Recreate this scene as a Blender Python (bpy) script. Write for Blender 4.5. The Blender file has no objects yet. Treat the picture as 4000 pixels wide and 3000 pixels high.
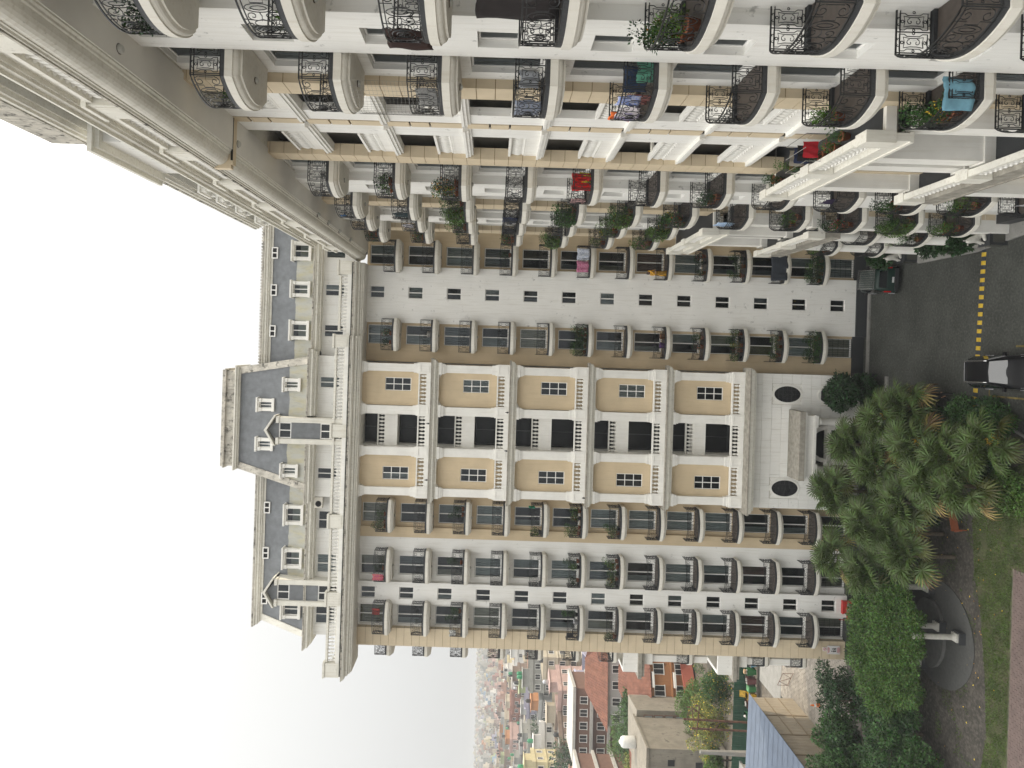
import bpy, bmesh, math, random
from mathutils import Vector, Matrix
R = math.radians
random.seed(7)
S = bpy.context.scene
COL = S.collection

# ---------------------------------------------------------------- camera (phone turned on its side)
cam_d = bpy.data.cameras.new('camera'); cam = bpy.data.objects.new('camera', cam_d); COL.objects.link(cam)
CH = 29.2
roll = math.atan(.031)
# camera axes: picture right = world down, picture up = world +X, it looks along +Y
c_, s_ = math.cos(roll), math.sin(roll)
ax_x = Vector((s_, 0, -c_)); ax_y = Vector((c_, 0, s_)); ax_z = Vector((0, -1, 0))
m = Matrix((ax_x, ax_y, ax_z)).transposed().to_4x4(); m.translation = Vector((0, 0, CH))
cam.matrix_world = m
cam_d.sensor_fit = 'HORIZONTAL'; cam_d.sensor_width = 36; cam_d.lens = 36 * 2773 / 4000
cam_d.shift_x = 77 / 4000; cam_d.shift_y = -141 / 4000
cam_d.clip_start = .1; cam_d.clip_end = 9000
S.camera = cam

# ---------------------------------------------------------------- light
SUN_AZ_VEC = Vector((.965, .27, 0)).normalized(); SUN_EL = R(38)
w = bpy.data.worlds.new('World'); S.world = w; w.use_nodes = True
nt = w.node_tree; nt.nodes.clear()
sky = nt.nodes.new('ShaderNodeTexSky'); sky.sky_type = 'NISHITA'; sky.sun_disc = False
sky.sun_elevation = SUN_EL; sky.sun_rotation = math.atan2(SUN_AZ_VEC.x, SUN_AZ_VEC.y)
sky.air_density = 1.0; sky.dust_density = 7.0; sky.ozone_density = 1.0
hs = nt.nodes.new('ShaderNodeHueSaturation'); hs.inputs['Saturation'].default_value = .22
mx = nt.nodes.new('ShaderNodeMixRGB'); mx.inputs['Fac'].default_value = .93
tc = nt.nodes.new('ShaderNodeTexCoord'); sz = nt.nodes.new('ShaderNodeSeparateXYZ'); nt.links.new(tc.outputs['Generated'], sz.inputs[0])
rp_ = nt.nodes.new('ShaderNodeValToRGB'); nt.links.new(sz.outputs['Z'], rp_.inputs['Fac'])   # veiled sky, brightening evenly from the horizon up
rp_.color_ramp.elements[0].position = 0; rp_.color_ramp.elements[0].color = (.30, .302, .298, 1); rp_.color_ramp.elements[1].position = 1; rp_.color_ramp.elements[1].color = (1.5, 1.48, 1.42, 1)
el_ = rp_.color_ramp.elements.new(.35); el_.color = (.43, .43, .42, 1)
mg_ = nt.nodes.new('ShaderNodeMixRGB'); mg_.blend_type = 'MULTIPLY'; mg_.inputs['Fac'].default_value = 1; mg_.inputs['Color2'].default_value = (15.5, 15.5, 15.5, 1)
nt.links.new(rp_.outputs[0], mg_.inputs['Color1']); nt.links.new(mg_.outputs[0], mx.inputs['Color2'])
bg = nt.nodes.new('ShaderNodeBackground'); bg.inputs['Strength'].default_value = .115
out = nt.nodes.new('ShaderNodeOutputWorld')
nt.links.new(sky.outputs[0], hs.inputs['Color']); nt.links.new(hs.outputs[0], mx.inputs['Color1'])
nt.links.new(mx.outputs[0], bg.inputs['Color']); nt.links.new(bg.outputs[0], out.inputs['Surface'])
sd = bpy.data.lights.new('sun', 'SUN'); sd.energy = 2.1; sd.angle = R(1.2); sd.color = (1, .86, .66)
so = bpy.data.objects.new('sun', sd); COL.objects.link(so)
sv = SUN_AZ_VEC * math.cos(SUN_EL) + Vector((0, 0, math.sin(SUN_EL)))
so.rotation_euler = (-sv).to_track_quat('-Z', 'Y').to_euler()
S.view_settings.view_transform = 'Standard'; S.view_settings.look = 'None'
S.view_settings.exposure = 0.55; S.view_settings.gamma = 1; S.view_settings.use_curve_mapping = False

# ---------------------------------------------------------------- materials
def mat(name, col, rough=.75, var=.12, scale=1.5, bump=.0, bscale=30, streak=0., streakcol=(.1, .09, .07), grime=0., grimescale=3., metal=0., spec=.3, col2=None, rnd=0., zscale=1., trans=0., band=None, speck=0., sscale=9.):
    M = bpy.data.materials.new(name); M.use_nodes = True
    n, l = M.node_tree.nodes, M.node_tree.links
    b = n['Principled BSDF']; b.inputs['Roughness'].default_value = rough; b.inputs['Metallic'].default_value = metal
    b.inputs['Specular IOR Level'].default_value = spec
    g = n.new('ShaderNodeNewGeometry')
    mp = n.new('ShaderNodeMapping'); mp.inputs['Scale'].default_value = (1, 1, zscale); l.new(g.outputs['Position'], mp.inputs['Vector'])
    t = n.new('ShaderNodeTexNoise'); t.inputs['Scale'].default_value = scale; t.inputs['Detail'].default_value = 5; l.new(mp.outputs[0], t.inputs['Vector'])
    r = n.new('ShaderNodeValToRGB'); r.color_ramp.elements[0].position = .3; r.color_ramp.elements[1].position = .7
    c2 = col2 or tuple(min(1, c * (1 + var)) for c in col)
    r.color_ramp.elements[0].color = (*[c * (1 - var) for c in col], 1); r.color_ramp.elements[1].color = (*c2, 1)
    l.new(t.outputs['Fac'], r.inputs['Fac']); cur = r.outputs['Color']
    def mix(fac, c, cur):
        x = n.new('ShaderNodeMixRGB'); l.new(fac, x.inputs['Fac']); l.new(cur, x.inputs['Color1'])
        if isinstance(c, tuple): x.inputs['Color2'].default_value = (*c, 1)
        else: l.new(c, x.inputs['Color2'])
        return x.outputs[0]
    def thr(sock, a, bb, mul=1.):
        q = n.new('ShaderNodeMapRange'); q.inputs['From Min'].default_value = a; q.inputs['From Max'].default_value = bb; q.inputs['To Max'].default_value = mul
        l.new(sock, q.inputs['Value']); return q.outputs[0]
    if band:   # old lime wash: another paint below a height, with an uneven edge
        z0, c = band
        sp = n.new('ShaderNodeSeparateXYZ'); l.new(g.outputs['Position'], sp.inputs[0])
        nn = n.new('ShaderNodeTexNoise'); nn.inputs['Scale'].default_value = 1.1; nn.inputs['Detail'].default_value = 4; l.new(g.outputs['Position'], nn.inputs['Vector'])
        ma = n.new('ShaderNodeMath'); ma.operation = 'MULTIPLY_ADD'; l.new(nn.outputs['Fac'], ma.inputs[0]); ma.inputs[1].default_value = .35; l.new(sp.outputs['Z'], ma.inputs[2])
        rr = n.new('ShaderNodeValToRGB'); rr.color_ramp.elements[0].color = (*c, 1); rr.color_ramp.elements[1].color = (c[0] * 1.05, c[1] * .98, c[2] * .76, 1)
        n3 = n.new('ShaderNodeTexNoise'); n3.inputs['Scale'].default_value = 1.; mp3 = n.new('ShaderNodeMapping'); mp3.inputs['Scale'].default_value = (2.5, 2.5, .5); l.new(g.outputs['Position'], mp3.inputs[0]); l.new(mp3.outputs[0], n3.inputs['Vector']); n3.inputs['Detail'].default_value = 5
        l.new(thr(n3.outputs['Fac'], .42, .68), rr.inputs['Fac'])
        cur = mix(thr(ma.outputs[0], z0 + .22, z0 + .15), rr.outputs[0], cur)
    if streak:
        mp2 = n.new('ShaderNodeMapping'); mp2.inputs['Scale'].default_value = (5, 5, .35); l.new(g.outputs['Position'], mp2.inputs['Vector'])
        t2 = n.new('ShaderNodeTexNoise'); t2.inputs['Scale'].default_value = 1.6; t2.inputs['Detail'].default_value = 6; l.new(mp2.outputs[0], t2.inputs['Vector'])
        cur = mix(thr(t2.outputs['Fac'], .5, .8, streak), streakcol, cur)
    if grime:
        t3 = n.new('ShaderNodeTexNoise'); t3.inputs['Scale'].default_value = grimescale; t3.inputs['Detail'].default_value = 8; t3.inputs['Roughness'].default_value = .7; l.new(g.outputs['Position'], t3.inputs['Vector'])
        cur = mix(thr(t3.outputs['Fac'], .62 - .25 * grime, .72 - .2 * grime, min(1, .5 + grime)), (.03, .03, .026), cur)
    if rnd:
        hsv = n.new('ShaderNodeHueSaturation')
        q = n.new('ShaderNodeMapRange'); l.new(g.outputs['Random Per Island'], q.inputs[0]); q.inputs['To Min'].default_value = 1 - rnd; q.inputs['To Max'].default_value = 1 + rnd
        l.new(q.outputs[0], hsv.inputs['Value'])
        q2 = n.new('ShaderNodeMapRange'); l.new(g.outputs['Random Per Island'], q2.inputs[0]); q2.inputs['To Min'].default_value = .5 - rnd * .06; q2.inputs['To Max'].default_value = .5 + rnd * .04
        l.new(q2.outputs[0], hsv.inputs['Hue']); l.new(cur, hsv.inputs['Color']); cur = hsv.outputs[0]
    if speck:   # grit and small debris
        t5 = n.new('ShaderNodeTexNoise'); t5.inputs['Scale'].default_value = sscale; t5.inputs['Detail'].default_value = 3; l.new(g.outputs['Position'], t5.inputs['Vector'])
        cur = mix(thr(t5.outputs['Fac'], .52, .68, speck), tuple(min(1, v * 2.1) for v in col), cur); cur = mix(thr(t5.outputs['Fac'], .46, .34, speck), tuple(v * .45 for v in col), cur)
    l.new(cur, b.inputs['Base Color'])
    if bump:
        tb = n.new('ShaderNodeTexNoise'); tb.inputs['Scale'].default_value = bscale; tb.inputs['Detail'].default_value = 4; l.new(g.outputs['Position'], tb.inputs['Vector'])
        bp = n.new('ShaderNodeBump'); bp.inputs['Strength'].default_value = bump; bp.inputs['Distance'].default_value = .02; l.new(tb.outputs['Fac'], bp.inputs['Height']); l.new(bp.outputs[0], b.inputs['Normal'])
    if trans:
        tr = n.new('ShaderNodeBsdfTranslucent'); l.new(cur, tr.inputs['Color']); ms = n.new('ShaderNodeMixShader'); ms.inputs[0].default_value = trans
        l.new(b.outputs[0], ms.inputs[1]); l.new(tr.outputs[0], ms.inputs[2]); l.new(ms.outputs[0], n['Material Output'].inputs['Surface'])
    return M

WHITE = mat('white_plaster', (.80, .79, .755), .8, .04, .6, .15, 25, streak=.42, streakcol=(.56, .53, .46), grime=.012, grimescale=2.3)
WHITE2 = mat('white_trim', (.80, .785, .74), .75, .05, 1.5, .1, 20, streak=.25, streakcol=(.5, .45, .34), grime=.0, grimescale=2.5)
CREAM = mat('cream_plaster', (.68, .65, .58), .8, .05, .8, .12, 25, streak=.15, streakcol=(.36, .32, .24))
BEIGE = mat('beige_plaster', (.60, .485, .325), .8, .09, .7, .15, 25, streak=.22, streakcol=(.36, .27, .16))
PANELM = mat('beige_cladding', (.62, .52, .37), .7, .05, 2., .1, 40, streak=.12, streakcol=(.4, .31, .2), rnd=.05)
JOINT = mat('joint_mortar', (.27, .19, .1), .9)
JOINTL = mat('pale_mortar', (.38, .34, .28), .9)
STONE = mat('carved_stone', (.46, .45, .41), .85, .15, 4., .3, 30)
BLACKJ = mat('black_joint_seal', (.02, .018, .015), .8)
STAIN = mat('mildewed_cornice', (.72, .70, .63), .85, .07, 1.2, .2, 18, streak=.42, streakcol=(.42, .36, .25), grime=.03, grimescale=7)
SLABM = mat('balcony_edge_plaster', (.68, .655, .59), .8, .06, 1.2, .15, 18, streak=.4, streakcol=(.48, .42, .31))
STAIN2 = mat('black_mildew_edge', (.50, .47, .41), .9, .25, 1.5, .3, 18, streak=.6, streakcol=(.1, .09, .07), grime=.38, grimescale=2.2)
MILDEW = mat('black_mildew', (.035, .032, .028), .95, .5, 3., .3, 18, col2=(.16, .15, .12), grime=.55, grimescale=2.)
SLABTOP = mat('weathered_concrete_top', (.30, .28, .24), .95, .25, 3., .4, 14, grime=.12, grimescale=8)
GREY = mat('grey_mansard', (.175, .184, .194), .85, .14, 2.2, .2, 20, streak=.25, streakcol=(.10, .105, .11), band=(44.75, (.40, .40, .36)))
GREYP = mat('plain_grey_mansard', (.175, .184, .194), .85, .14, 2.2, .2, 20, streak=.25, streakcol=(.10, .105, .11))
SOFFIT = mat('soffit_paint', (.76, .74, .69), .85, .05, .7, streak=0., grime=.0)
IRON = mat('black_wrought_iron', (.012, .013, .014), .4, .2, 5., spec=.5)
GRANITE = mat('dark_granite', (.035, .037, .04), .5, .25, 20., spec=.4)
TILEF = mat('brown_floor_tile', (.085, .07, .06), .5, .15, 6.)
FRAME = mat('white_aluminium', (.82, .81, .78), .45, .03, 2.)
CURT = [mat('pale_curtain', (.42, .43, .42), .9, .1, 3.), mat('grey_curtain', (.24, .25, .26), .9, .1, 3.), mat('brown_red_curtain', (.22, .13, .11), .9, .15, 3.), mat('olive_curtain', (.22, .19, .09), .9, .3, 9.), mat('cream_curtain', (.46, .42, .34), .9, .1, 3.)]
DARK = mat('unlit_room', (.02, .02, .021), .9)
ASPH = mat('asphalt', (.050, .052, .046), .9, .28, .5, .8, 55, speck=.5, sscale=7.)
CONC = mat('grey_concrete', (.24, .235, .22), .9, .15, 1.5, .3, 20, streak=.3, grime=.06)
CONCOLD = mat('stained_concrete', (.22, .20, .165), .9, .2, .8, .3, 12, streak=.55, streakcol=(.12, .1, .08), grime=.2, grimescale=.8)
PAVER = mat('tan_paver', (.27, .245, .21), .9, .14, 2., .3, 30, rnd=.16)
BRICKP = mat('brown_paver', (.135, .10, .09), .9, .16, 2., .3, 30, rnd=.2)
SOIL = mat('dry_soil', (.12, .105, .085), .95, .3, 1.2, .5, 25, speck=.4, sscale=3.)
GRAVEL = mat('garden_soil_gravel', (.058, .052, .044), .95, .3, 1.2, .6, 40, speck=.6, sscale=6.)
GRASS = mat('grass_blade', (.085, .14, .028), .8, .45, .8, rnd=.35, trans=.25)
LAWN = mat('lawn', (.055, .082, .02), .95, .5, 1.1, .5, 40, col2=(.075, .068, .04), speck=.4, sscale=8.)
def leafm(name, c, rnd=.6, tr=.2, rough=.5): return mat(name, c, rough, .25, 1.2, rnd=rnd, trans=tr, spec=.35)
LEAF = leafm('mid_green_leaf', (.04, .095, .02)); LEAFD = leafm('dark_green_leaf', (.022, .055, .016)); LEAFL = leafm('light_green_leaf', (.075, .14, .024))
LEAFY = leafm('yellowish_leaf', (.16, .18, .04)); PALM = leafm('palm_leaf', (.056, .088, .02), .4, .12); PALMDRY = leafm('dry_palm_leaf', (.26, .19, .07))
FLY = leafm('yellow_flower', (.65, .42, .03)); FLR = leafm('red_flower', (.5, .03, .03)); FLO = leafm('orange_flower', (.7, .3, .02)); FLP = leafm('pink_flower', (.55, .1, .25)); FLW = leafm('white_flower', (.7, .7, .62))
BARK = mat('bark', (.09, .07, .05), .95, .3, 6., .5, 20)
TERRA = mat('terracotta_pot', (.33, .12, .06), .85, .15, 5.)
POTD = mat('dark_pot', (.03, .03, .032), .6)
TILE = mat('terracotta_roof', (.17, .075, .05), .85, .25, 1.2, .2, 20, rnd=.12)
ORANGE = mat('orange_brick_wall', (.48, .17, .05), .85, .2, 3., .3, 30)
BROWN = mat('brown_facing', (.17, .10, .075), .85, .12, 1.)
GLASSM = bpy.data.materials.new('window_glass'); GLASSM.use_nodes = True
n, l = GLASSM.node_tree.nodes, GLASSM.node_tree.links; n.remove(n['Principled BSDF'])
ga = n.new('ShaderNodeBsdfGlossy'); ga.inputs['Roughness'].default_value = .02; ga.inputs['Color'].default_value = (.9, .95, 1, 1)
ta = n.new('ShaderNodeBsdfTransparent'); ta.inputs['Color'].default_value = (.62, .68, .68, 1)
fr = n.new('ShaderNodeFresnel'); fr.inputs['IOR'].default_value = 1.45
mr = n.new('ShaderNodeMath'); mr.operation = 'ADD'; mr.inputs[1].default_value = .015; l.new(fr.outputs[0], mr.inputs[0])
ms = n.new('ShaderNodeMixShader'); l.new(mr.outputs[0], ms.inputs[0]); l.new(ta.outputs[0], ms.inputs[1]); l.new(ga.outputs[0], ms.inputs[2]); l.new(ms.outputs[0], n['Material Output'].inputs['Surface'])
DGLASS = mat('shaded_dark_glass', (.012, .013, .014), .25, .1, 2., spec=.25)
NETM = bpy.data.materials.new('bird_net_cord'); NETM.use_nodes = True; NETM.node_tree.nodes['Principled BSDF'].inputs['Base Color'].default_value = (.22, .21, .19, 1)
def plain(name, c, rough=.5, metal=0., var=.06): return mat(name, c, rough, var, 3., metal=metal, spec=.5)
LAMPG = plain('lamp_glass', (.5, .5, .46), .3); BRASS = plain('bronze_fitting', (.08, .06, .04), .4)

# ---------------------------------------------------------------- mesh helpers
def ident(x, y, z): return (x, y, z)
class MB:
    def __init__(s, M=ident): s.v = []; s.f = []; s.mi = []; s.M = M; s.k = 0
    def add(s, vs, fs):
        b = len(s.v); s.v += [s.M(*p) for p in vs]
        for f in fs: s.f.append(tuple(b + i for i in f)); s.mi.append(s.k)
        return s
    def box(s, x0, x1, y0, y1, z0, z1):
        return s.add([(x0, y0, z0), (x1, y0, z0), (x1, y1, z0), (x0, y1, z0), (x0, y0, z1), (x1, y0, z1), (x1, y1, z1), (x0, y1, z1)],
                     [(0, 3, 2, 1), (4, 5, 6, 7), (0, 1, 5, 4), (1, 2, 6, 5), (2, 3, 7, 6), (3, 0, 4, 7)])
    def frustum(s, a, b, z0, z1):   # a,b = (x0,x1,y0,y1)
        return s.add([(a[0], a[2], z0), (a[1], a[2], z0), (a[1], a[3], z0), (a[0], a[3], z0), (b[0], b[2], z1), (b[1], b[2], z1), (b[1], b[3], z1), (b[0], b[3], z1)],
                     [(0, 3, 2, 1), (4, 5, 6, 7), (0, 1, 5, 4), (1, 2, 6, 5), (2, 3, 7, 6), (3, 0, 4, 7)])
    def prism(s, poly, z0, z1):
        n = len(poly); return s.add([(x, y, z0) for x, y in poly] + [(x, y, z1) for x, y in poly], [tuple(range(n))[::-1], tuple(range(n, 2 * n))] + [(i, (i + 1) % n, n + (i + 1) % n, n + i) for i in range(n)])
    def prof(s, pr, u0, u1):        # profile [(w,z)] swept along u
        n = len(pr); return s.add([(u0, a, b) for a, b in pr] + [(u1, a, b) for a, b in pr], [tuple(range(n))[::-1], tuple(range(n, 2 * n))] + [(i, (i + 1) % n, n + (i + 1) % n, n + i) for i in range(n)])
    def profy(s, pr, y0, y1):       # profile [(x,z)] swept along y
        n = len(pr); return s.add([(a, y0, b) for a, b in pr] + [(a, y1, b) for a, b in pr], [tuple(range(n)), tuple(range(n, 2 * n))[::-1]] + [(i, (i + 1) % n, n + (i + 1) % n, n + i) for i in range(n)])
    def lathe(s, pr, n=10, c=(0, 0), cap=True):
        vs = []; fs = []
        for r, z in pr:
            for i in range(n):
                a = 2 * math.pi * i / n; vs.append((c[0] + r * math.cos(a), c[1] + r * math.sin(a), z))
        for j in range(len(pr) - 1):
            for i in range(n): fs.append((j * n + i, j * n + (i + 1) % n, (j + 1) * n + (i + 1) % n, (j + 1) * n + i))
        if cap: fs.append(tuple(range(n))[::-1]); fs.append(tuple((len(pr) - 1) * n + i for i in range(n)))
        return s.add(vs, fs)
    def tube(s, pts, r, n=4, closed=False, r1=None):
        P = [Vector(p) for p in pts]; m_ = len(P)
        if m_ < 2: return s
        vs = []; fs = []
        for i, p in enumerate(P):
            a = P[i - 1] if (i or closed) else p; b = P[(i + 1) % m_] if (i < m_ - 1 or closed) else p
            t = (b - a)
            if t.length < 1e-7: t = Vector((0, 0, 1))
            t.normalize(); up = Vector((0, 1, 0)) if abs(t.y) < .9 else Vector((1, 0, 0))
            x = t.cross(up).normalized(); y = t.cross(x)
            rr = r if r1 is None else r + (r1 - r) * i / (m_ - 1)
            for k in range(n):
                an = 2 * math.pi * (k + .5) / n; q = p + x * math.cos(an) * rr + y * math.sin(an) * rr; vs.append(tuple(q))
        for i in range(m_ if closed else m_ - 1):
            j = (i + 1) % m_
            for k in range(n): fs.append((i * n + k, i * n + (k + 1) % n, j * n + (k + 1) % n, j * n + k))
        if not closed: fs.append(tuple(range(n))[::-1]); fs.append(tuple((m_ - 1) * n + k for k in range(n)))
        return s.add(vs, fs)
    def mesh(s, name, mats, smooth=False, recalc=True):
        me = bpy.data.meshes.new(name); me.from_pydata(s.v, [], s.f)
        for a in (mats if isinstance(mats, (list, tuple)) else [mats]): me.materials.append(a)
        if any(s.mi): me.polygons.foreach_set('material_index', s.mi)
        if recalc:
            bm = bmesh.new(); bm.from_mesh(me); bmesh.ops.recalc_face_normals(bm, faces=bm.faces); bm.to_mesh(me); bm.free()
        if smooth: me.polygons.foreach_set('use_smooth', [True] * len(me.polygons))
        me.update(); return me
    def build(s, name, mats, parent=None, smooth=False, **kw):
        o = bpy.data.objects.new(name, s.mesh(name, mats, smooth)); COL.objects.link(o)
        if parent: setp(o, parent)
        tag(o, **kw); return o
def wmat(o):
    M_ = o.matrix_basis.copy()
    if o.parent: M_ = wmat(o.parent) @ o.matrix_parent_inverse @ M_
    return M_
def setp(o, p):          # parent, keeping world place
    o.parent = p; o.matrix_parent_inverse = wmat(p).inverted()
def tag(o, label=None, cat=None, group=None, kind=None):
    for k, v in (('label', label), ('category', cat), ('group', group), ('kind', kind)):
        if v: o[k] = v
    return o
def empty(name, loc, rz=0., **kw):
    o = bpy.data.objects.new(name, None); o.empty_display_size = .3; o.location = loc; o.rotation_euler = (0, 0, rz); COL.objects.link(o); return tag(o, **kw)
def inst(name, me, loc=(0, 0, 0), rz=0., parent=None, local=False, scale=None, **kw):
    o = bpy.data.objects.new(name, me); o.location = loc; o.rotation_euler = (0, 0, rz)
    if scale: o.scale = scale
    COL.objects.link(o)
    if parent:
        if local: o.parent = parent
        else: setp(o, parent)
    return tag(o, **kw)
def copy_tree(o, parent=None):
    c = o.copy(); COL.objects.link(c)
    if parent: c.parent = parent
    for ch in list(o.children): copy_tree(ch, c)
    return c
# ---------------------------------------------------------------- ground, roads, lawn
def sheet(name, poly, z, mt, kind='structure', z0=None):
    mb = MB()
    if z0 is None: mb.add([(x, y, z) for x, y in poly], [tuple(range(len(poly)))])
    else: mb.prism(poly, z0, z)
    return mb.build(name, mt, kind=kind)
sheet('ground', [(-2300, -60), (1200, -60), (1200, 2600), (-2300, 2600)], -.3, SOIL)
sheet('courtyard_drive', [(-34, 8), (30, 8), (30, 75), (-34, 75)], 0, ASPH, z0=-.29)
lawnp = [(-5, 33), (-4.2, 38), (-3.2, 41.2), (-3.6, 45.5), (-5.2, 50), (-9, 52.6), (-14, 52.6), (-23, 53.2), (-24, 57), (-31, 55), (-31.5, 33)]
sheet('garden_ground', lawnp, .06, GRAVEL, z0=.004)
lawn = [(-5, 34), (-5.2, 38), (-6.5, 41.5), (-9.5, 42.6), (-12.5, 42.3), (-15, 41.6), (-18.5, 41.1), (-21.5, 40.9), (-25, 41.5), (-31, 41), (-31, 34)]
sheet('lawn', lawn, .075, LAWN, z0=.061)
# kerb round the garden island
mbk = MB()
for a, b in zip(lawnp[:8], lawnp[1:9]):
    d = (Vector(b) - Vector(a)); n_ = Vector((d.y, -d.x)).normalized() * .13
    mbk.prism([a, b, (b[0] + n_.x, b[1] + n_.y), (a[0] + n_.x, a[1] + n_.y)], .002, .14)
mbk.build('kerb', CONC, kind='structure')
mb = MB(); mb.box(-1.2, 7.4, 54.95, 55.25, .002, .13); mb.box(-12.5, -1.2, 52.2, 52.5, .002, .13); mb.build('building_kerb', CONC, kind='structure')
mb = MB(); mb.prism([(7.15, 20), (7.15, 39.2), (6.7, 43), (6.7, 48.8), (7.4, 49.2), (7.4, 55), (9, 55), (9, 20)], .002, .15); mb.build('pavement', CONC, kind='structure')
# painted and worn lines
PAINTY = plain('worn_yellow_paint', (.16, .12, .03), .9, var=.6)
mb = MB()
for (x, y, x1, y1) in ((1.0, 37.2, 1.0, 39.6), (-1.9, 37.2, -1.9, 41.6), (-1.9, 41.6, -1.2, 41.7)):
    if abs(x1 - x) < .2: mb.box(x - .05, x + .05, y, y1, .004, .008)
    else: mb.box(x, x1, y - .05, y + .05, .004, .008)
mb.build('parking_line', PAINTY, kind='structure')
# paved yard left of the building
def paver_field(name, x0, x1, y0, y1, px, py, mt, z=.004, gap=.02, basemat=SOIL, parent=None, lim=300, herring=False, cx=0, cy=0, inside=None):
    base = MB(); base.box(x0, x1, y0, y1, -.28, z); b = base.build(name, basemat, kind='structure')
    cells = []
    ny = int((y1 - y0) / py); nx = int((x1 - x0) / px) + 1
    for j in range(ny):
        for i in range(nx):
            a = x0 + (i - (j % 2) * .5) * px; aa, bb = max(a, x0), min(a + px, x1)
            if bb - aa < .05: continue
            if inside and not inside((aa + bb) / 2, y0 + (j + .5) * py): continue
            cells.append((aa, bb, y0 + j * py, y0 + (j + 1) * py))
    return b, cells, gap
b, cells, gap = paver_field('paved_yard', -33, -23.9, 54.4, 74.6, .42, .28, PAVER)
cells.sort(key=lambda c: (c[0] + 28) ** 2 * .2 + (c[2] - 58) ** 2)
rs = random.Random(3)
meP = {}
for (x0, x1, y0, y1) in cells[:290]:
    key = round(x1 - x0, 2)
    if key not in meP: meP[key] = MB().box(-(x1 - x0) / 2 + .014, (x1 - x0) / 2 - .014, -.126, .126, 0, .035).mesh('paver', PAVER)
    inst('paver', meP[key], ((x0 + x1) / 2, (y0 + y1) / 2, .004 + rs.uniform(0, .008)), 0, b)
mb = MB()
for (x0, x1, y0, y1) in cells[290:]:
    h = .035 + rs.uniform(0, .01); mb.box(x0 + .014, x1 - .014, y0 + .014, y1 - .014, .002, h)
mb.build('paver_field', PAVER, b, kind='stuff')
sheet('concrete_apron', [(-34, 69.2), (-28.2, 69.2), (-29, 74.6), (-34, 74.6)], .06, CONC, z0=.0)
# brown paved strip at the near edge of the lawn
b, cells, gap = paver_field('brick_path', -31, -11.3, 33.5, 39.2, .34, .17, BRICKP, z=.09, inside=lambda x, y: True)
cells.sort(key=lambda c: -c[2] + abs(c[0] + 15) * .05)
meP = {}
for (x0, x1, y0, y1) in cells[:290]:
    key = round(x1 - x0, 2)
    if key not in meP: meP[key] = MB().box(-(x1 - x0) / 2 + .008, (x1 - x0) / 2 - .008, -.077, .077, 0, .03).mesh('brick', BRICKP)
    inst('brick', meP[key], ((x0 + x1) / 2, (y0 + y1) / 2, .088 + rs.uniform(0, .006)), 0, b)
mb = MB()
for (x0, x1, y0, y1) in cells[290:]: mb.box(x0 + .008, x1 - .008, y0 + .008, y1 - .008, .088, .118 + rs.uniform(0, .006))
mb.build('brick_field', BRICKP, b, kind='stuff')
# grass blades on the lawn
def inpoly(x, y, P):
    c = False; j = len(P) - 1
    for i in range(len(P)):
        if (P[i][1] > y) != (P[j][1] > y) and x < (P[j][0] - P[i][0]) * (y - P[i][1]) / (P[j][1] - P[i][1]) + P[i][0]: c = not c
        j = i
    return c
mb = MB(); rg = random.Random(5); nb = 0
from mathutils import noise as mnoise
def blade(x, y, h, z):
    a = rg.uniform(0, 6.28); w_ = .018; dx, dy = math.cos(a) * w_, math.sin(a) * w_; l_ = rg.uniform(-.07, .07)
    mb.v += [(x - dx, y - dy, z), (x + dx, y + dy, z), (x + l_, y + l_ * .6, z + h)]; k = len(mb.v); mb.f.append((k - 3, k - 2, k - 1)); mb.mi.append(0)
while nb < 60000:
    x = rg.uniform(-31, -5); y = rg.uniform(36, 42.7)
    if not inpoly(x, y, lawn) or (x < -11.2 and y < 39.3): nb += 1; continue
    nb += 1
    if mnoise.noise(Vector((x * .9, y * .9, 0))) < -.12 - .4 * rg.random(): continue
    blade(x, y, rg.uniform(.05, .12), .07)
for _ in range(9000):
    x = rg.uniform(-24, -9); y = rg.uniform(42, 45.5)
    if mnoise.noise(Vector((x * .8, y * .8, 5))) > .12: blade(x, y, rg.uniform(.04, .09), .06)
mb.v = mb.v
o = bpy.data.objects.new('grass', mb.mesh('grass', GRASS, recalc=False)); COL.objects.link(o); tag(o, 'short green grass growing in the lawn in front of the palms', 'grass', kind='stuff')
mb = MB()
for _ in range(80):
    x = rg.uniform(-26, -6); y = rg.uniform(39.6, 47); a = rg.uniform(0, 6.28); z = .1
    c, s2 = math.cos(a) * .065, math.sin(a) * .065
    mb.add([(x - c, y - s2, z), (x + s2 * .5, y - c * .5, z + .03), (x + c, y + s2, z + .01), (x - s2 * .5, y + c * .5, z + .03)], [(0, 1, 2, 3)])
tag(mb.build('fallen_leaves', FLY), 'scattered yellow fallen leaves on the lawn and garden soil', 'leaves', kind='stuff')

# ---------------------------------------------------------------- the two apartment facades
def M1(u, w, z): return (u, 55.6 - w, z)
def M2(u, w, z): return (8.0 - w, u, z)
B1 = empty('apartment_building', (-9, 60, 0), label='large cream and white apartment block with grey mansard roof facing the courtyard', cat='building')
B2 = empty('apartment_wing', (12, 30, 0), label='tall white apartment wing running along the drive toward the viewer, with bowed iron balconies', cat='building')
RZ = {1: 0., 2: -math.pi / 2}; MM = {1: M1, 2: M2}; BB = {1: B1, 2: B2}
FZ = [.83 + 3 * k for k in range(13)]
SOF = 39.15
PRES = [-0.0]

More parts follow.
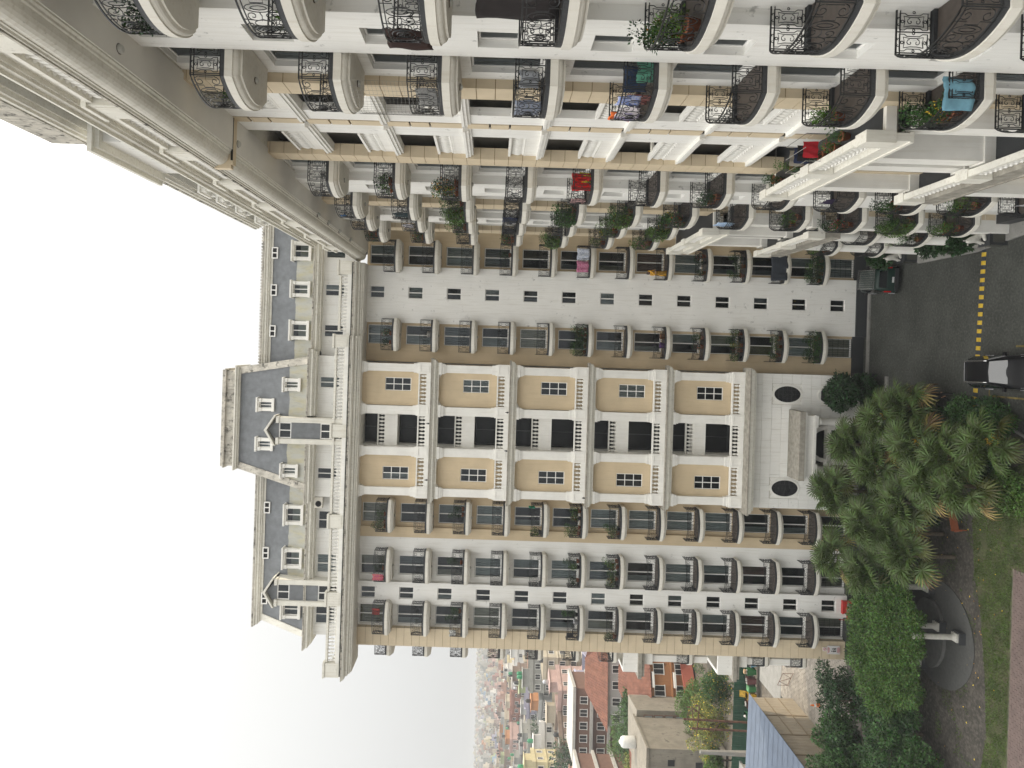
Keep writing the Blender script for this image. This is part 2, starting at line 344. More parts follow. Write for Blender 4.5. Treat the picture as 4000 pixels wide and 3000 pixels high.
def strip(spec, u0, u1, w, z0, z1, ops=(), th=.45):
    """wall slab with its front face at w; ops = (uc, width, zb, height) window openings in one column"""
    mb = MB(MM[spec[2]])
    _strip(mb, u0, u1, w, z0, z1, ops, th)
    return mb.build(spec[0], spec[1], BB[spec[2]])
def _strip(mb, u0, u1, w, z0, z1, ops=(), th=.45):
    if not ops: mb.box(u0, u1, w - th, w, z0, z1); return
    uc, wd = ops[0][0], ops[0][1]; a, b = uc - wd / 2, uc + wd / 2
    mb.box(u0, a, w - th, w, z0, z1); mb.box(b, u1, w - th, w, z0, z1)
    z = z0
    for (_, _, zb, h) in sorted(ops, key=lambda q: q[2]):
        if zb > z: mb.box(a, b, w - th, w, z, zb)
        z = zb + h
    if z1 > z: mb.box(a, b, w - th, w, z, z1)

# --- window meshes, local: x along wall, -y outward, z up from the sill
def win_meshes(wd, h, kind, fr=.05):
    f = MB(); t = .03
    f.box(-wd / 2, wd / 2, -t, t, 0, fr); f.box(-wd / 2, wd / 2, -t, t, h - fr, h)
    f.box(-wd / 2, -wd / 2 + fr, -t, t, fr, h - fr); f.box(wd / 2 - fr, wd / 2, -t, t, fr, h - fr)
    if kind == 'slide':
        f.box(-.035, .035, -t - .006, t, fr, h - fr)
        if h > 1.8: f.box(-wd / 2 + fr, wd / 2 - fr, -t + .008, t - .008, fr, fr + .09)
    elif kind == 'grid':
        f.box(-.03, .03, -t + .005, t - .005, fr, h - fr)
        for q in (1, 2): f.box(-wd / 2 + fr, wd / 2 - fr, -t + .008, t - .008, h * q / 3 - .028, h * q / 3 + .028)
    g = MB(); g.add([(-wd / 2 + fr * .5, .005, fr * .5), (wd / 2 - fr * .5, .005, fr * .5), (wd / 2 - fr * .5, .005, h - fr * .5), (-wd / 2 + fr * .5, .005, h - fr * .5)], [(0, 1, 2, 3)])
    d = MB(); d.box(-wd / 2 - .25, wd / 2 + .25, .28, .32, -.1, h + .1)
    return f.mesh('window', FRAME), g.mesh('pane', GLASSM, recalc=False), d.mesh('room_back', DARK)
def curtain_mesh(wd, h, x0, x1, mt, seed):
    r_ = random.Random(seed); c = MB(); n_ = 22; vs = []; ph = r_.uniform(0, 6)
    for i in range(n_ + 1):
        x = x0 + (x1 - x0) * i / n_; y = .13 + .035 * math.sin(i * 1.9 + ph) + .012 * math.sin(i * 4.1)
        vs += [(x, y, .04), (x, y, h - .05)]
    c.add(vs, [(2 * i, 2 * i + 2, 2 * i + 3, 2 * i + 1) for i in range(n_)])
    return c.mesh('curtain', mt, recalc=False)
WM = {}; CM = {}
rw = random.Random(11)
def window(bi, u, w, z, wd, h, kind='slide', curtain=None, fr=.05, name='window'):
    key = (round(wd, 2), round(h, 2), kind, fr)
    if name == 'loggia_window': key += (1,)
    if key not in WM:
        WM[key] = win_meshes(wd, h, kind, fr)
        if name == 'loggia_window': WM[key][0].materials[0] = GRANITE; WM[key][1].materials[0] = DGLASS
    fm, gm, dm = WM[key]
    o = inst(name, fm, MM[bi](u, w, z), RZ[bi], BB[bi])
    inst('pane', gm, parent=o, local=True)
    if rw.random() < 1: inst('room_back', dm, parent=o, local=True)
    if curtain:
        v = rw.choice([(-1, 1), (-1, 1), (-1, .0), (.05, 1), (-1, -.45), (-.2, 1)])
        ck = (key, v, curtain)
        if ck not in CM: CM[ck] = curtain_mesh(wd, h, v[0] * wd / 2 * .94, v[1] * wd / 2 * .94, CURT[curtain - 1], len(CM))
        inst('curtain', CM[ck], parent=o, local=True)
    return o
def rcurt(): return rw.choice([1, 1, 1, 1, 1, 2, 2, 5, 0, 5, 3, 0, 1, 4])

# --- balcony meshes: x along the wall, -y outward, z=0 slab top; the same model is used on both facades
HW, SD, BOW = 1.28, 1.12, .42
def outline(ins=0., n=14, back=0.):
    hw = HW - ins; sd = SD - ins * .55; bow = BOW - ins * .2
    pts = [(-hw, back), (-hw, -sd)]
    for i in range(1, n): t = i / n; x = -hw + 2 * hw * t; pts.append((x, -sd - bow * math.sin(math.pi * t) ** .8))
    pts += [(hw, -sd), (hw, back)]
    return pts
sl = MB()
lay = [(0.02, -.20, .0), (-.02, -.10, -.03), (.07, -.24, -.20), (.1, -.34, -.24), (.2, -.40, -.34), (.24, -.44, -.40)]
rings = [(0, 0), (0, -.22), (.05, -.23), (.05, -.255), (.07, -.30), (.105, -.34), (.16, -.365), (.2, -.38), (.2, -.43)]
vs_ = []; fs_ = []
for ins, z in rings: vs_ += [(x, y, z) for x, y in outline(ins)]
no_ = len(outline(0))
for j in range(len(rings) - 1):
    for i in range(no_): fs_.append((j * no_ + i, j * no_ + (i + 1) % no_, (j + 1) * no_ + (i + 1) % no_, (j + 1) * no_ + i))
fs_ += [tuple(range(no_)), tuple((len(rings) - 1) * no_ + i for i in range(no_))]
sl.add(vs_, fs_)
ME_SLAB = sl.mesh('balcony', SLABM)
g_ = MB(); o_, i_ = outline(.05), outline(.17)
g_.prism(outline(.16), .002, .03); ME_FLOOR = g_.mesh('floor_tiles', TILEF)
g_ = MB(); nn_ = len(o_); g_.add([(x, y, 0.003) for x, y in o_] + [(x, y, .12) for x, y in o_] + [(x, y, .003) for x, y in i_] + [(x, y, .12) for x, y in i_],
     [(i, i + 1, nn_ + i + 1, nn_ + i) for i in range(nn_ - 1)] + [(nn_ + i, nn_ + i + 1, 3 * nn_ + i + 1, 3 * nn_ + i) for i in range(nn_ - 1)] + [(2 * nn_ + i, 2 * nn_ + i + 1, 3 * nn_ + i + 1, 3 * nn_ + i) for i in range(nn_ - 1)])
ME_KERB = g_.mesh('granite_kerb', GRANITE)
g_ = MB(); g_.lathe([(.1, -.46), (.1, -.43)], 10, (0, -.75)); g_.k = 1; g_.lathe([(.02, -.53), (.06, -.515), (.085, -.49), (.09, -.46)], 10, (0, -.75)); ME_LAMP = g_.mesh('ceiling_lamp', [BRASS, LAMPG])
# railing pattern in (s,h)
def spiral(cx, cy, r, a0, turns, n=12, sgn=1, r1=.25):
    return [(cx + r * (1 - (1 - r1) * i / n) * math.cos(a0 + sgn * 2 * math.pi * turns * i / n), cy + r * (1 - (1 - r1) * i / n) * math.sin(a0 + sgn * 2 * math.pi * turns * i / n)) for i in range(n + 1)]
def ring(cx, cy, rx, ry=None, n=12): ry = ry or rx; return [(cx + rx * math.cos(2 * math.pi * i / n), cy + ry * math.sin(2 * math.pi * i / n)) for i in range(n)] + [(cx + rx, cy)]
def side_panel(s0, p, H0=.14, H1=.95):
    c = s0 + p / 2; hm = (H0 + H1) / 2; L_ = []
    a, b = s0 + .05, s0 + p - .05; lo, hi = H0 + .07, H1 - .07
    q = .05
    for e, sg in ((a, 1), (b, -1)):    # long side bars with a step in the middle
        L_.append([(e, lo), (e, hm - .22), (e + sg * q, hm - .15), (e + sg * q, hm + .15), (e, hm + .22), (e, hi)])
    L_.append([(a, lo), (b, lo)]); L_.append([(a, hi), (b, hi)])
    L_.append(ring(s0 + .05, hm, .03, n=8)); L_.append(ring(b + .02, hm, .03, n=8))
    L_.append(ring(c, hm - .27, .035, n=8)); L_.append(ring(c, hm + .27, .035, n=8))
    r1 = p * .26
    L_.append([(c - r1, hm - .24), (c, hm - .215), (c + r1, hm - .24), (c + r1 * .8, hm - .08), (c + r1 * .8, hm + .08), (c + r1, hm + .24), (c, hm + .215), (c - r1, hm + .24), (c - r1 * .8, hm + .08), (c - r1 * .8, hm - .08), (c - r1, hm - .24)])
    for sy in (-1, 1):
        L_.append(spiral(c, hm + sy * .09, r1 * .62, 0, .9, 9, sy)); 
        for sx in (-1, 1):
            L_.append([(c, hm + sy * .31)] + [(c + sx * .07, hm + sy * .33)] + spiral(c + sx * .07, hm + sy * .37, .04, -sy * math.pi / 2, .8, 6, sx * sy))
    return L_
def front_panel(Lf, H0=.14, H1=.95):
    hm = (H0 + H1) / 2; c = Lf / 2; L_ = []
    for sg in (-1, 1):
        f = lambda x: c + sg * x
        def m_(pl): return [(c + sg * x, y) for x, y in pl]
        e = c - .03
        L_.append(m_(spiral(e - .16, hm + .22, .15, 0, 1.25, 14, 1))); L_.append(m_(spiral(e - .16, hm - .22, .15, 0, 1.25, 14, -1)))
        L_.append(m_([(e - .02, hm - .2), (e - .02, hm + .2)])); L_.append(m_([(e - .3, H0), (e - .3, hm - .14), (e - .38, hm - .14), (e - .38, hm + .14), (e - .3, hm + .14), (e - .3, H1)]))
        L_.append(m_(ring(e - .52, hm, .12, .3, 14))); L_.append(m_(ring(e - .52, hm, .06, .18, 10)))
        L_.append(m_(spiral(e - .75, hm + .18, .13, math.pi, 1.1, 11, -1))); L_.append(m_(spiral(e - .75, hm - .18, .13, math.pi, 1.1, 11, 1)))
        L_.append(m_([(e - .62, hm + .02), (e - .75, hm - .02), (e - .9, hm + .02)]))
        L_.append(m_(ring(.27, hm, .13, .21, 12))); L_.append(m_([(.42, H0), (.38, hm - .1), (.42, hm), (.38, hm + .1), (.42, H1)]))
        L_.append(m_(spiral(.2, H1 - .1, .09, math.pi / 2, 1., 9, -1))); L_.append(m_(spiral(.2, H0 + .1, .09, -math.pi / 2, 1., 9, 1)))
    L_.append(ring(c, hm, .2, .26, 14)); L_.append(ring(c, hm, .12, .15, 12)); L_.append(ring(c, hm, .04, n=8))
    for k in range(6):
        a = k * math.pi / 3; L_.append([(c + .04 * math.cos(a), hm + .04 * math.sin(a)), (c + .11 * math.cos(a), hm + .14 * math.sin(a))])
    return L_
def make_rail(rad):
    mb = MB(); o = outline(.07, 20)
    arc = [Vector((x, y, 0)) for x, y in o[1:-1]]; cum = [0]
    for a, b in zip(arc, arc[1:]): cum.append(cum[-1] + (b - a).length)
    Lf = cum[-1]
    def onarc(s, h):
        s = max(0, min(Lf - 1e-4, s)); i = 0
        while cum[i + 1] < s: i += 1
        p = arc[i].lerp(arc[i + 1], (s - cum[i]) / (cum[i + 1] - cum[i])); return (p.x, p.y, h)
    ys = o[1][1]
    for sx in (-1, 1):
        x = o[1][0] * -sx
        for k in range(2):
            for pl in side_panel(k * .5 + .05, .5): mb.tube([(x, ys + s, h) for s, h in pl], rad, 3)
            mb.tube([(x, ys + k * .5 + .05, .14), (x, ys + k * .5 + .05, .95)], rad * 1.2, 4)
        mb.tube([(x, ys, 0.1), (x, ys, .96)], rad * 1.5, 4)
    for pl in front_panel(Lf):
        mb.tube([onarc(*p) for p in pl], rad, 3)
    for h in (.14, .96, .87):
        mb.tube([(o[0][0], -.02, h)] + [(x, y, h) for x, y in o[1:-1]] + [(o[-1][0], -.02, h)], rad * (1.9 if h == .96 else 1.2), 4)
    return mb.mesh('railing', IRON)
ME_RAIL = make_rail(.0128)
def balcony(bi, u, w, z):
    b = inst('balcony', ME_SLAB, MM[bi](u, w, z), RZ[bi], BB[bi])
    inst('floor_tiles', ME_FLOOR, parent=b, local=True); inst('granite_kerb', ME_KERB, parent=b, local=True)
    inst('railing', ME_RAIL, parent=b, local=True); inst('ceiling_lamp', ME_LAMP, parent=b, local=True)
    return b

def joined(name, fn, mt, bi, **kw):
    mb = MB(MM[bi]); fn(mb); return mb.build(name, mt, BB[bi], **kw)
ME_PAN = {}
def panels(bi, u0, u1, w, z0, z1, pitch=.605, dep=.05, back=True, ret=0.):
    """column of cladding panels, each its own piece, over a mortar backing"""
    if back: joined('pilaster_backing', lambda mb: mb.box(u0 + .01, u1 - .01, w - .5, w - dep * .6, z0, z1), JOINT, bi)
    key = (bi, round(u1 - u0, 2))
    if key not in ME_PAN:
        hw = (u1 - u0) / 2; q = MB(); q.box(-hw, hw, -.5 + .004, 0, .012, pitch - .012); 
        # local: x along, y inward
        q.v = [(x, -y - 0.0, z) for x, y, z in q.v]; ME_PAN[key] = q.mesh('cladding_panel', PANELM)
    z = z0
    while z < z1 - .1:
        inst('cladding_panel', ME_PAN[key], MM[bi]((u0 + u1) / 2, w, z), RZ[bi], BB[bi]); z += pitch

# balusters
bl = MB(); bl.lathe([(.07, 0), (.07, .05), (.04, .07), (.045, .12), (.075, .22), (.06, .32), (.035, .42), (.035, .46), (.06, .48), (.07, .5)], 8)
ME_BAL = bl.mesh('baluster', WHITE2, True)
def balusters(bi, u0, u1, w, z, h, parent, n=None, pitch=.27):
    n = n or max(1, int((u1 - u0) / pitch))
    for i in range(n):
        inst('baluster', ME_BAL, MM[bi](u0 + (i + .5) * (u1 - u0) / n, w, z), 0, parent, scale=(1.3, 1.3, h / .5))

# ================= main block
mb = MB(M1)
OPB = lambda uc: [(uc, 1.5, FZ[k] + .06, 2.15) for k in range(13)]
OPS = lambda uc: [(uc, .92, FZ[k] + .93, 1.12) for k in range(13)]
mb = ('white_wall', WHITE, 1)
strip(mb, -22.1, -20.2, -.32, .9, SOF + .1, OPB(-21.2)); strip(mb, -20.2, -18.5, .15, .9, SOF + .1, OPS(-19.35)); strip(mb, -18.5, -15.05, -.3, .9, SOF + .1, OPB(-17.3))
MB(M1).box(-16.1, -15.05, -.3, -.06, .9, SOF + .1).build('white_wall', WHITE, B1)
strip(mb, 1.75, 6.15, .1, .9, SOF + .1, OPS(4.12))
mb = ('beige_wall', BEIGE, 1)
strip(mb, -15.05, -14.25, -.08, .9, SOF + .1); strip(mb, -14.25, -11.5, -.35, .9, SOF + .1, OPB(-13.2)); strip(mb, -1.3, 1.75, -.35, .9, SOF + .1, OPB(.82)); strip(mb, 6.15, 9.3, -.35, .9, SOF + .1, OPB(7.1))
for (a, b, c) in ((-23.45, -8.0, -.9), (-8.0, -5.1, -1.62), (-5.1, 11, -.9)): MB(M1).box(a, b, -9.9, c, .2, 39.2).build('core', CREAM, B1)
mb = MB(M1)
for (a, b, w_) in ((-23.52, -20.2, .14), (-20.2, -18.5, .22), (-18.5, -11.5, .0), (-1.3, 1.75, -.25), (1.75, 6.2, .2), (6.2, 9.3, -.25)): MB(M1).box(a, b, w_ - .6, w_, 0, .9).build('granite_plinth', GRANITE, B1)
panels(1, -23.5, -22.1, .12, .92, SOF)
def french(bi, uc, w, k, curtain=None): window(bi, uc, w, FZ[k] + .06, 1.48, 2.13, 'slide', rcurt() if curtain is None else curtain)
for k in range(13):
    for uc, w_ in ((-21.2, -.45), (-17.3, -.43), (-13.2, -.48), (.82, -.48), (7.1, -.48)):
        if w_ and not (k == 0 and uc == 7.1 and False): french(1, uc, w_, k)
    for uc, w_ in ((-19.35, 0.03), (4.12, -.02)): window(1, uc, w_, FZ[k] + .93, .9, 1.1, 'slide', rw.choice([0, 0, 0, 1, 2]), .04)
MCOL = {'a': (-21.15, -.3), 'b': (-17.1, -.28), 'c': (-13.25, -.33), 'd': (.8, -.33), 'e': (6.9, -.33)}
for c, (u, w_) in MCOL.items():
    for k in range(1, 13):
        balcony(1, u, w_, FZ[k])
# ground-floor security grilles
gm = MB()
for i in range(9): x = -.68 + i * .17; gm.box(x - .008, x + .008, -.06, -.044, 0, 2.1)
for i in range(5): gm.box(-.7, .7, -.062, -.05, .2 + i * .42, .216 + i * .42)
ME_GR = gm.mesh('window_grille', IRON)
for uc in (-21.2, -17.3, .82, 7.1): inst('window_grille', ME_GR, M1(uc, -.45, FZ[0] + .07), 0, B1)

# pavilion with paired storeys
PW = 1.25   # front plane of the pilasters
WHT = MB(M1); BG = MB(M1)
BG.box(-11.5, -8.45, -.9, PW - .45, 9, 39.2); BG.box(-4.62, -1.45, -.9, PW - .45, 9, 39.2)
BG2 = []
for (a, b, cw) in ((-10.95, -8.5, -9.85), (-4.6, -1.98, -3.0)): pass
# panel faces with real window openings and arched tops
def panelface(mb, a, b, uc, zb):
    w0, w1 = PW - .44, PW - .28
    o0, o1 = uc - .5, uc + .5; z0, z1 = zb + 1.55, zb + 3.55
    mb.box(a, o0, w0, w1, zb, zb + 5.4); mb.box(o1, b, w0, w1, zb, zb + 5.4); mb.box(o0, o1, w0, w1, zb, z0); mb.box(o0, o1, w0, w1, z1, zb + 5.4)
PAN = MB(M1)
LB = [9.2 + 6 * i for i in range(5)]      # ledge bottoms; each tier runs from its ledge up
for i, zl in enumerate(LB):
    zt = zl + 6.0; zf = zl + .6
    for (a, b, uc) in ((-10.95, -8.45, -9.85), (-4.62, -2.02, -3.0)):
        PAN = MB(M1); panelface(PAN, a, b, uc, zf); PAN.build('beige_panel', BEIGE, B1); window(1, uc, PW - .36, zf + 1.55, 1.0, 2.0, 'grid', rw.choice([0, 1, 2, 0]))
        # rounded corners under the entablature
        for sx, e in ((1, a), (-1, b)):
            pts = [(e, zt)] + [(e + sx * (.45 - .45 * math.sin(t)), zt - .02 - .6 + .6 * math.cos(t) - .02) for t in [j * math.pi / 8 for j in range(5)]]
            n_ = len(pts); WHT = MB(M1); WHT.add([(x, PW - .27, z) for x, z in pts] + [(x, PW - .1, z) for x, z in pts], [tuple(range(n_)), tuple(range(n_, 2 * n_))[::-1]] + [(j, (j + 1) % n_, n_ + (j + 1) % n_, n_ + j) for j in range(n_)]); WHT.build('corner_spandrel', WHITE2, B1)
    for (a, b) in ((-11.5, -10.9), (-8.45, -7.85), (-5.25, -4.65), (-2.02, -1.42)):
        WHT = MB(M1)
        WHT.box(a, b, PW - .45, PW, zf + 1.35, zt - .5)           # shaft
        WHT.box(a - .06, b + .06, PW - .45, PW + .04, zf + 1.1, zf + 1.35); WHT.box(a - .11, b + .11, PW - .45, PW + .08, zf + .96, zf + 1.1)
        WHT.box(a - .05, b + .05, PW - .45, PW + .05, zt - .5, zt - .38); WHT.box(a - .1, b + .1, PW - .45, PW + .1, zt - .38, zt - .2); WHT.box(a - .16, b + .16, PW - .45, PW + .16, zt - .2, zt - .002)
        WHT.box(a - .15, b + .15, PW - .3, PW + .14, zf, zf + .96)  # pedestal
        WHT.box(a - .02, b + .02, PW + .14, PW + .165, zf + .14, zf + .2); WHT.box(a - .02, b + .02, PW + .14, PW + .165, zf + .8, zf + .86)
        WHT.box(a - .02, a + .04, PW + .14, PW + .165, zf + .2, zf + .8); WHT.box(b - .04, b + .02, PW + .14, PW + .165, zf + .2, zf + .8)
        WHT.build('pilaster', WHITE2, B1)
    # balustrades
    for (a, b) in ((-10.75, -8.6), (-7.7, -5.4), (-4.5, -2.17)):
        bo = joined('balustrade', lambda q: (q.box(a, b, PW - .2, PW + .1, zf, zf + .36), q.box(a, b, PW - .18, PW + .1, zf + .86, zf + .955)), WHITE2, 1)
        balusters(1, a, b, PW - .04, zf + .36, .5, bo)
    # recessed loggia, two floors per tier
    for kk in (0, 1):
        z = zf + .1 + kk * 3.0
        if kk:
            MB(M1).box(-7.9, -5.2, -1.0, .35, z - .5, z + .4).build('loggia_floor_band', WHITE2, B1)
            bo = joined('balustrade', lambda q: (q.box(-7.85, -5.25, .1, .3, z + .4, z + .5), q.box(-7.85, -5.25, .08, .32, z + .96, z + 1.05)), WHITE2, 1)
            balusters(1, -7.85, -5.25, .2, z + .5, .46, bo)
for q in (-7.95, -5.3): MB(M1).box(q, q + .15, -1.3, PW - .05, 9.5, 39.2).build('loggia_side', WHITE2, B1)

for (a, b) in ((-11.5, -10.9), (-8.45, -7.97), (-5.13, -4.65), (-2.02, -1.42)): MB(M1).box(a, b, -.9, PW - .45, 9.3, 39.2).build('pavilion_side', BEIGE, B1)
for (a, b) in ((-10.9, -8.45), (-4.65, -2.02)): MB(M1).box(a, b, -.9, PW - .95, 9.3, 39.2).build('pavilion_core', CREAM, B1)
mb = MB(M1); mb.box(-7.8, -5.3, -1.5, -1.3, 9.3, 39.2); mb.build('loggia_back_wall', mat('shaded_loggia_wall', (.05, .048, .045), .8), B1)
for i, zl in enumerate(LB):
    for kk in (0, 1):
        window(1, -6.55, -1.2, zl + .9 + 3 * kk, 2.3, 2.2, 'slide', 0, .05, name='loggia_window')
for i, zl in enumerate(LB):
    ext = .0 if i else .75
    def ledge(q):
        for j, (z0, z1, p) in enumerate(((0, .16, .12), (.16, .26, .24), (.26, .44, .34), (.44, .5, .42))):
            q.box(-11.5 - p - .05, -1.42 + p + .05, PW - .5, PW + p + ext, zl + z0, zl + z1)
    joined('ledge', ledge, STAIN, 1)
    joined('ledge_top', lambda q: q.box(-11.5 - .5, -1.42 + .5, PW - .5, PW + .46 + ext, zl + .502, zl + .6), SLABTOP, 1)
# rusticated base of the pavilion
mb = MB(M1); mb.box(-11.6, -8.3, -.9, 1.19, .9, 9.2); mb.box(-4.9, -1.3, -.9, 1.19, .9, 9.2); mb.box(-8.3, -4.9, -.9, 1.19, 5.6, 9.2); mb.build('base_wall', JOINTL, B1)
mb = MB(M1); mb.box(-11.8, -8.0, -.9, 1.4, 0, .9); mb.box(-5.2, -1.1, -.9, 1.4, 0, .9); mb.build('base_plinth', GRANITE, B1)
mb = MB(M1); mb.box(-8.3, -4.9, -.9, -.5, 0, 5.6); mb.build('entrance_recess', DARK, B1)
ME_ST = {}
rs = random.Random(9)
for j in range(11):
    z = .92 + j * .75; z1 = min(z + .75, 9.18)
    bounds = (-11.6, -8.32, -4.88, -1.3) if z1 < 5.6 else (-11.6, -1.3)
    segs = [(-11.6, -8.32), (-4.88, -1.3)] if z1 < 5.65 else [(-11.6, -1.3)]
    for (a, b) in segs:
        n_ = max(2, round((b - a) / 1.7)); cuts = [a + (b - a) * (i + (.0 if j % 2 else (.5 if 0 < i < n_ else 0)) * (1 if 0 < i < n_ else 0)) / n_ for i in range(n_ + 1)]
        for p, q in zip(cuts, cuts[1:]):
            if q - p < .1: continue
            # leave room for the oval windows
            hit = [c for c in (-2.85, -10.05) for zz in (6.5, 3.1) if abs(zz - (z + .37)) < 1.12 and p < c + .8 and q > c - .8]
            parts = [(p, q)]
            if hit:
                c = hit[0]; parts = [(p, min(q, c - .8)), (max(p, c + .8), q)]
            for (e, f) in parts:
                if f - e < .15: continue
                key = (round(f - e, 2), round(z1 - z, 2))
                if key not in ME_ST: ME_ST[key] = MB().box(-key[0] / 2 + .009, key[0] / 2 - .009, -.05, .02, .009, key[1] - .009).mesh('stone_block', WHITE)
                inst('stone_block', ME_ST[key], M1((e + f) / 2, 1.2, z), 0, B1)
# oval windows
def ovalwin(uc, zc):
    rx, rz = .62, 1.02; n_ = 28
    f = MB(M1)
    for (k0, k1, w0, w1) in ((1.0, 1.13, 1.12, 1.3), (1.13, 1.26, 1.12, 1.26)):
        vs = []; fs = []
        for i in range(n_):
            a = 2 * math.pi * i / n_
            for kk, ww in ((k0, w0), (k0, w1), (k1, w1), (k1, w0)): vs.append((uc + rx * kk * math.cos(a), ww, zc + rz * (1 + (kk - 1) * .65) * math.sin(a)))
        for i in range(n_):
            j = (i + 1) % n_
            for q in range(4): fs.append((4 * i + q, 4 * i + (q + 1) % 4, 4 * j + (q + 1) % 4, 4 * j + q))
        f.add(vs, fs)
    # square surround filling the gap in the courses, with radiating joints left open
    for i in range(12):
        a0, a1 = 2 * math.pi * (i + .03) / 12, 2 * math.pi * (i + .97) / 12
        def edge(a):
            c, s3 = math.cos(a), math.sin(a); t = min(.79 / max(abs(c), 1e-6), 1.12 / max(abs(s3), 1e-6)); return (uc + c * t, zc + s3 * t)
        pi_ = [(uc + rx * 1.15 * math.cos(a), zc + rz * 1.09 * math.sin(a)) for a in (a0, (a0 + a1) / 2, a1)]
        po = [edge(a1), edge((a0 + a1) / 2), edge(a0)]
        pl = pi_ + po; m_ = len(pl)
        f.add([(x, 1.15, z) for x, z in pl] + [(x, 1.22, z) for x, z in pl], [tuple(range(m_)), tuple(range(m_, 2 * m_))[::-1]] + [(q, (q + 1) % m_, m_ + (q + 1) % m_, m_ + q) for q in range(m_)])
    f.box(uc - .79, uc - .6, 1.1, 1.2, zc - 1.12, zc + 1.12); f.box(uc + .6, uc + .79, 1.1, 1.2, zc - 1.12, zc + 1.12)
    o = f.build('oval_window', WHITE2, B1)
    d = MB(M1); d.add([(uc + rx * math.cos(2 * math.pi * i / n_), 1.21, zc + rz * math.sin(2 * math.pi * i / n_)) for i in range(n_)], [tuple(range(n_))]); d.build('pane', DARK, o)
    g = MB(M1)
    for x in (-.3, 0, .3): h = rz * math.sqrt(1 - (x / rx) ** 2); g.box(uc + x - .01, uc + x + .01, 1.22, 1.235, zc - h, zc + h)
    for z in (-.66, -.33, 0, .33, .66): h = rx * math.sqrt(1 - (z / rz) ** 2); g.box(uc - h, uc + h, 1.22, 1.235, zc + z - .01, zc + z + .01)
    for q in ((0, .25), (0, -.25)): g.tube([(uc + a, 1.24, zc + b) for a, b in ring(q[0], q[1], .2, .2)], .01, 3)
    g.build('oval_grille', IRON, o)
for uc in (-2.85, -10.05):
    for zc in (6.5, 3.1): ovalwin(uc, zc)
# portico
po = MB(M1)
for uc in (-4.75, -8.35):
    pr = [(.42, .0), (.42, .85), (.44, .9), (.44, 1.0), (.36, 1.08), (.34, 1.15), (.33, 1.3), (.31, 3.0), (.28, 4.5), (.3, 4.52), (.3, 4.6), (.28, 4.65), (.36, 4.8), (.38, 4.84)]
    vs = MB(); vs.lathe(pr, 20, (uc, 55.6 - 2.5)); o = vs.build('column', WHITE2, B1, smooth=True)
    po.box(uc - .45, uc + .45, 2.05, 2.95, 4.84, 5.0)
for (z0, z1, p) in ((5.0, 5.18, 0.), (5.18, 5.7, -.06), (5.7, 5.8, .08), (5.8, 5.92, .2)): po.box(-8.85 - p, -4.25 + p, 1.2, 3.0 + p, z0, z1)
po.build('entablature', WHITE2, B1)
mb = MB(M1); mb.box(-9.1, -4.0, 1.2, 3.3, 5.94, 6.35); mb.build('portico_canopy', SLABTOP, B1)
po = MB(M1)
def arch(mb, uc, zc, r0, r1, w0, w1, n_=14):
    vs = []; fs = []
    for i in range(n_ + 1):
        a = math.pi * i / n_
        for rr, ww in ((r0, w0), (r0, w1), (r1, w1), (r1, w0)): vs.append((uc + rr * math.cos(a), ww, zc + rr * math.sin(a)))
    for i in range(n_):
        for q in range(4): fs.append((4 * i + q, 4 * i + (q + 1) % 4, 4 * i + 4 + (q + 1) % 4, 4 * i + 4 + q))
    mb.add(vs, fs)
arch(po, -6.55, 3.6, 1.1, 1.4, 1.25, 1.6); po.box(-8.2, -4.95, 1.2, 1.5, 5.0, 5.55)
po.box(-8.1, -7.65, 1.2, 1.7, .9, 3.3); po.box(-5.45, -5.0, 1.2, 1.7, .9, 3.3); po.box(-8.2, -4.9, 1.2, 1.75, 3.3, 3.58)
po.build('arched_doorway', WHITE2, B1)
mb = MB(M1); mb.box(-8.9, -4.2, .2, 3.4, .0, .28); mb.box(-9.2, -3.9, .2, 3.9, .0, .14); mb.build('entrance_steps', CONC, B1)

# top cornice, balustrade
def cornice(bi, u0, u1, ex, z=SOF, endl=0, endr=0):
    lay = ((0, .12, 1.45), (.12, .2, 1.55), (.2, .27, 1.5), (.27, .48, 1.66), (.48, .56, 1.85), (.56, .66, 1.92))
    def f(q):
        if bi == 2:
            arc = [(1.48 + .36 * math.sin(t * math.pi / 12), .5 - .38 * math.cos(t * math.pi / 12)) for t in range(7)]
            pr = [(-1, 0), (1.3, 0), (1.34, .05), (1.40, .06), (1.42, .11)] + arc + [(1.87, .51), (1.87, .58), (1.92, .6), (1.92, .66), (-1, .66)]
            q.prof([(a + ex, z + b) for a, b in pr], u0, u1); return
        for (a, b, p) in lay: q.box(u0 - endl * p, u1 + endr * p, -1, p + ex, z + a, z + b)
    joined('cornice', f, STAIN, bi)
    joined('soffit', lambda q: q.box(u0 - endl * 1.25, u1 + endr * 1.25, -.3, 1.25 + ex, z - .04, z - .002), SOFFIT, bi)
    joined('drip_edge', lambda q: (q.box(u0 - endl * 1.96, u1 + endr * 1.96, -1, 1.96 + ex, z + .662, z + .74), None), STAIN2, bi)
    joined('mildew_band', lambda q: q.box(u0 - endl * 1.7, u1 + endr * 1.7, 1.2, 1.72 + ex, z + .742, z + .9), MILDEW, bi)
    joined('parapet_base', lambda q: q.box(u0 - endl * 1.62, u1 + endr * 1.62, 1.25, 1.62 + ex, z + .902, z + 1.2), WHITE2, bi)
    joined('walkway', lambda q: q.box(u0, u1, -1, 1.25, z + .6, z + .75), SLABTOP, bi)
cornice(1, -23.5, .6, .25, endl=1); cornice(1, .6, 6.2, -.1)
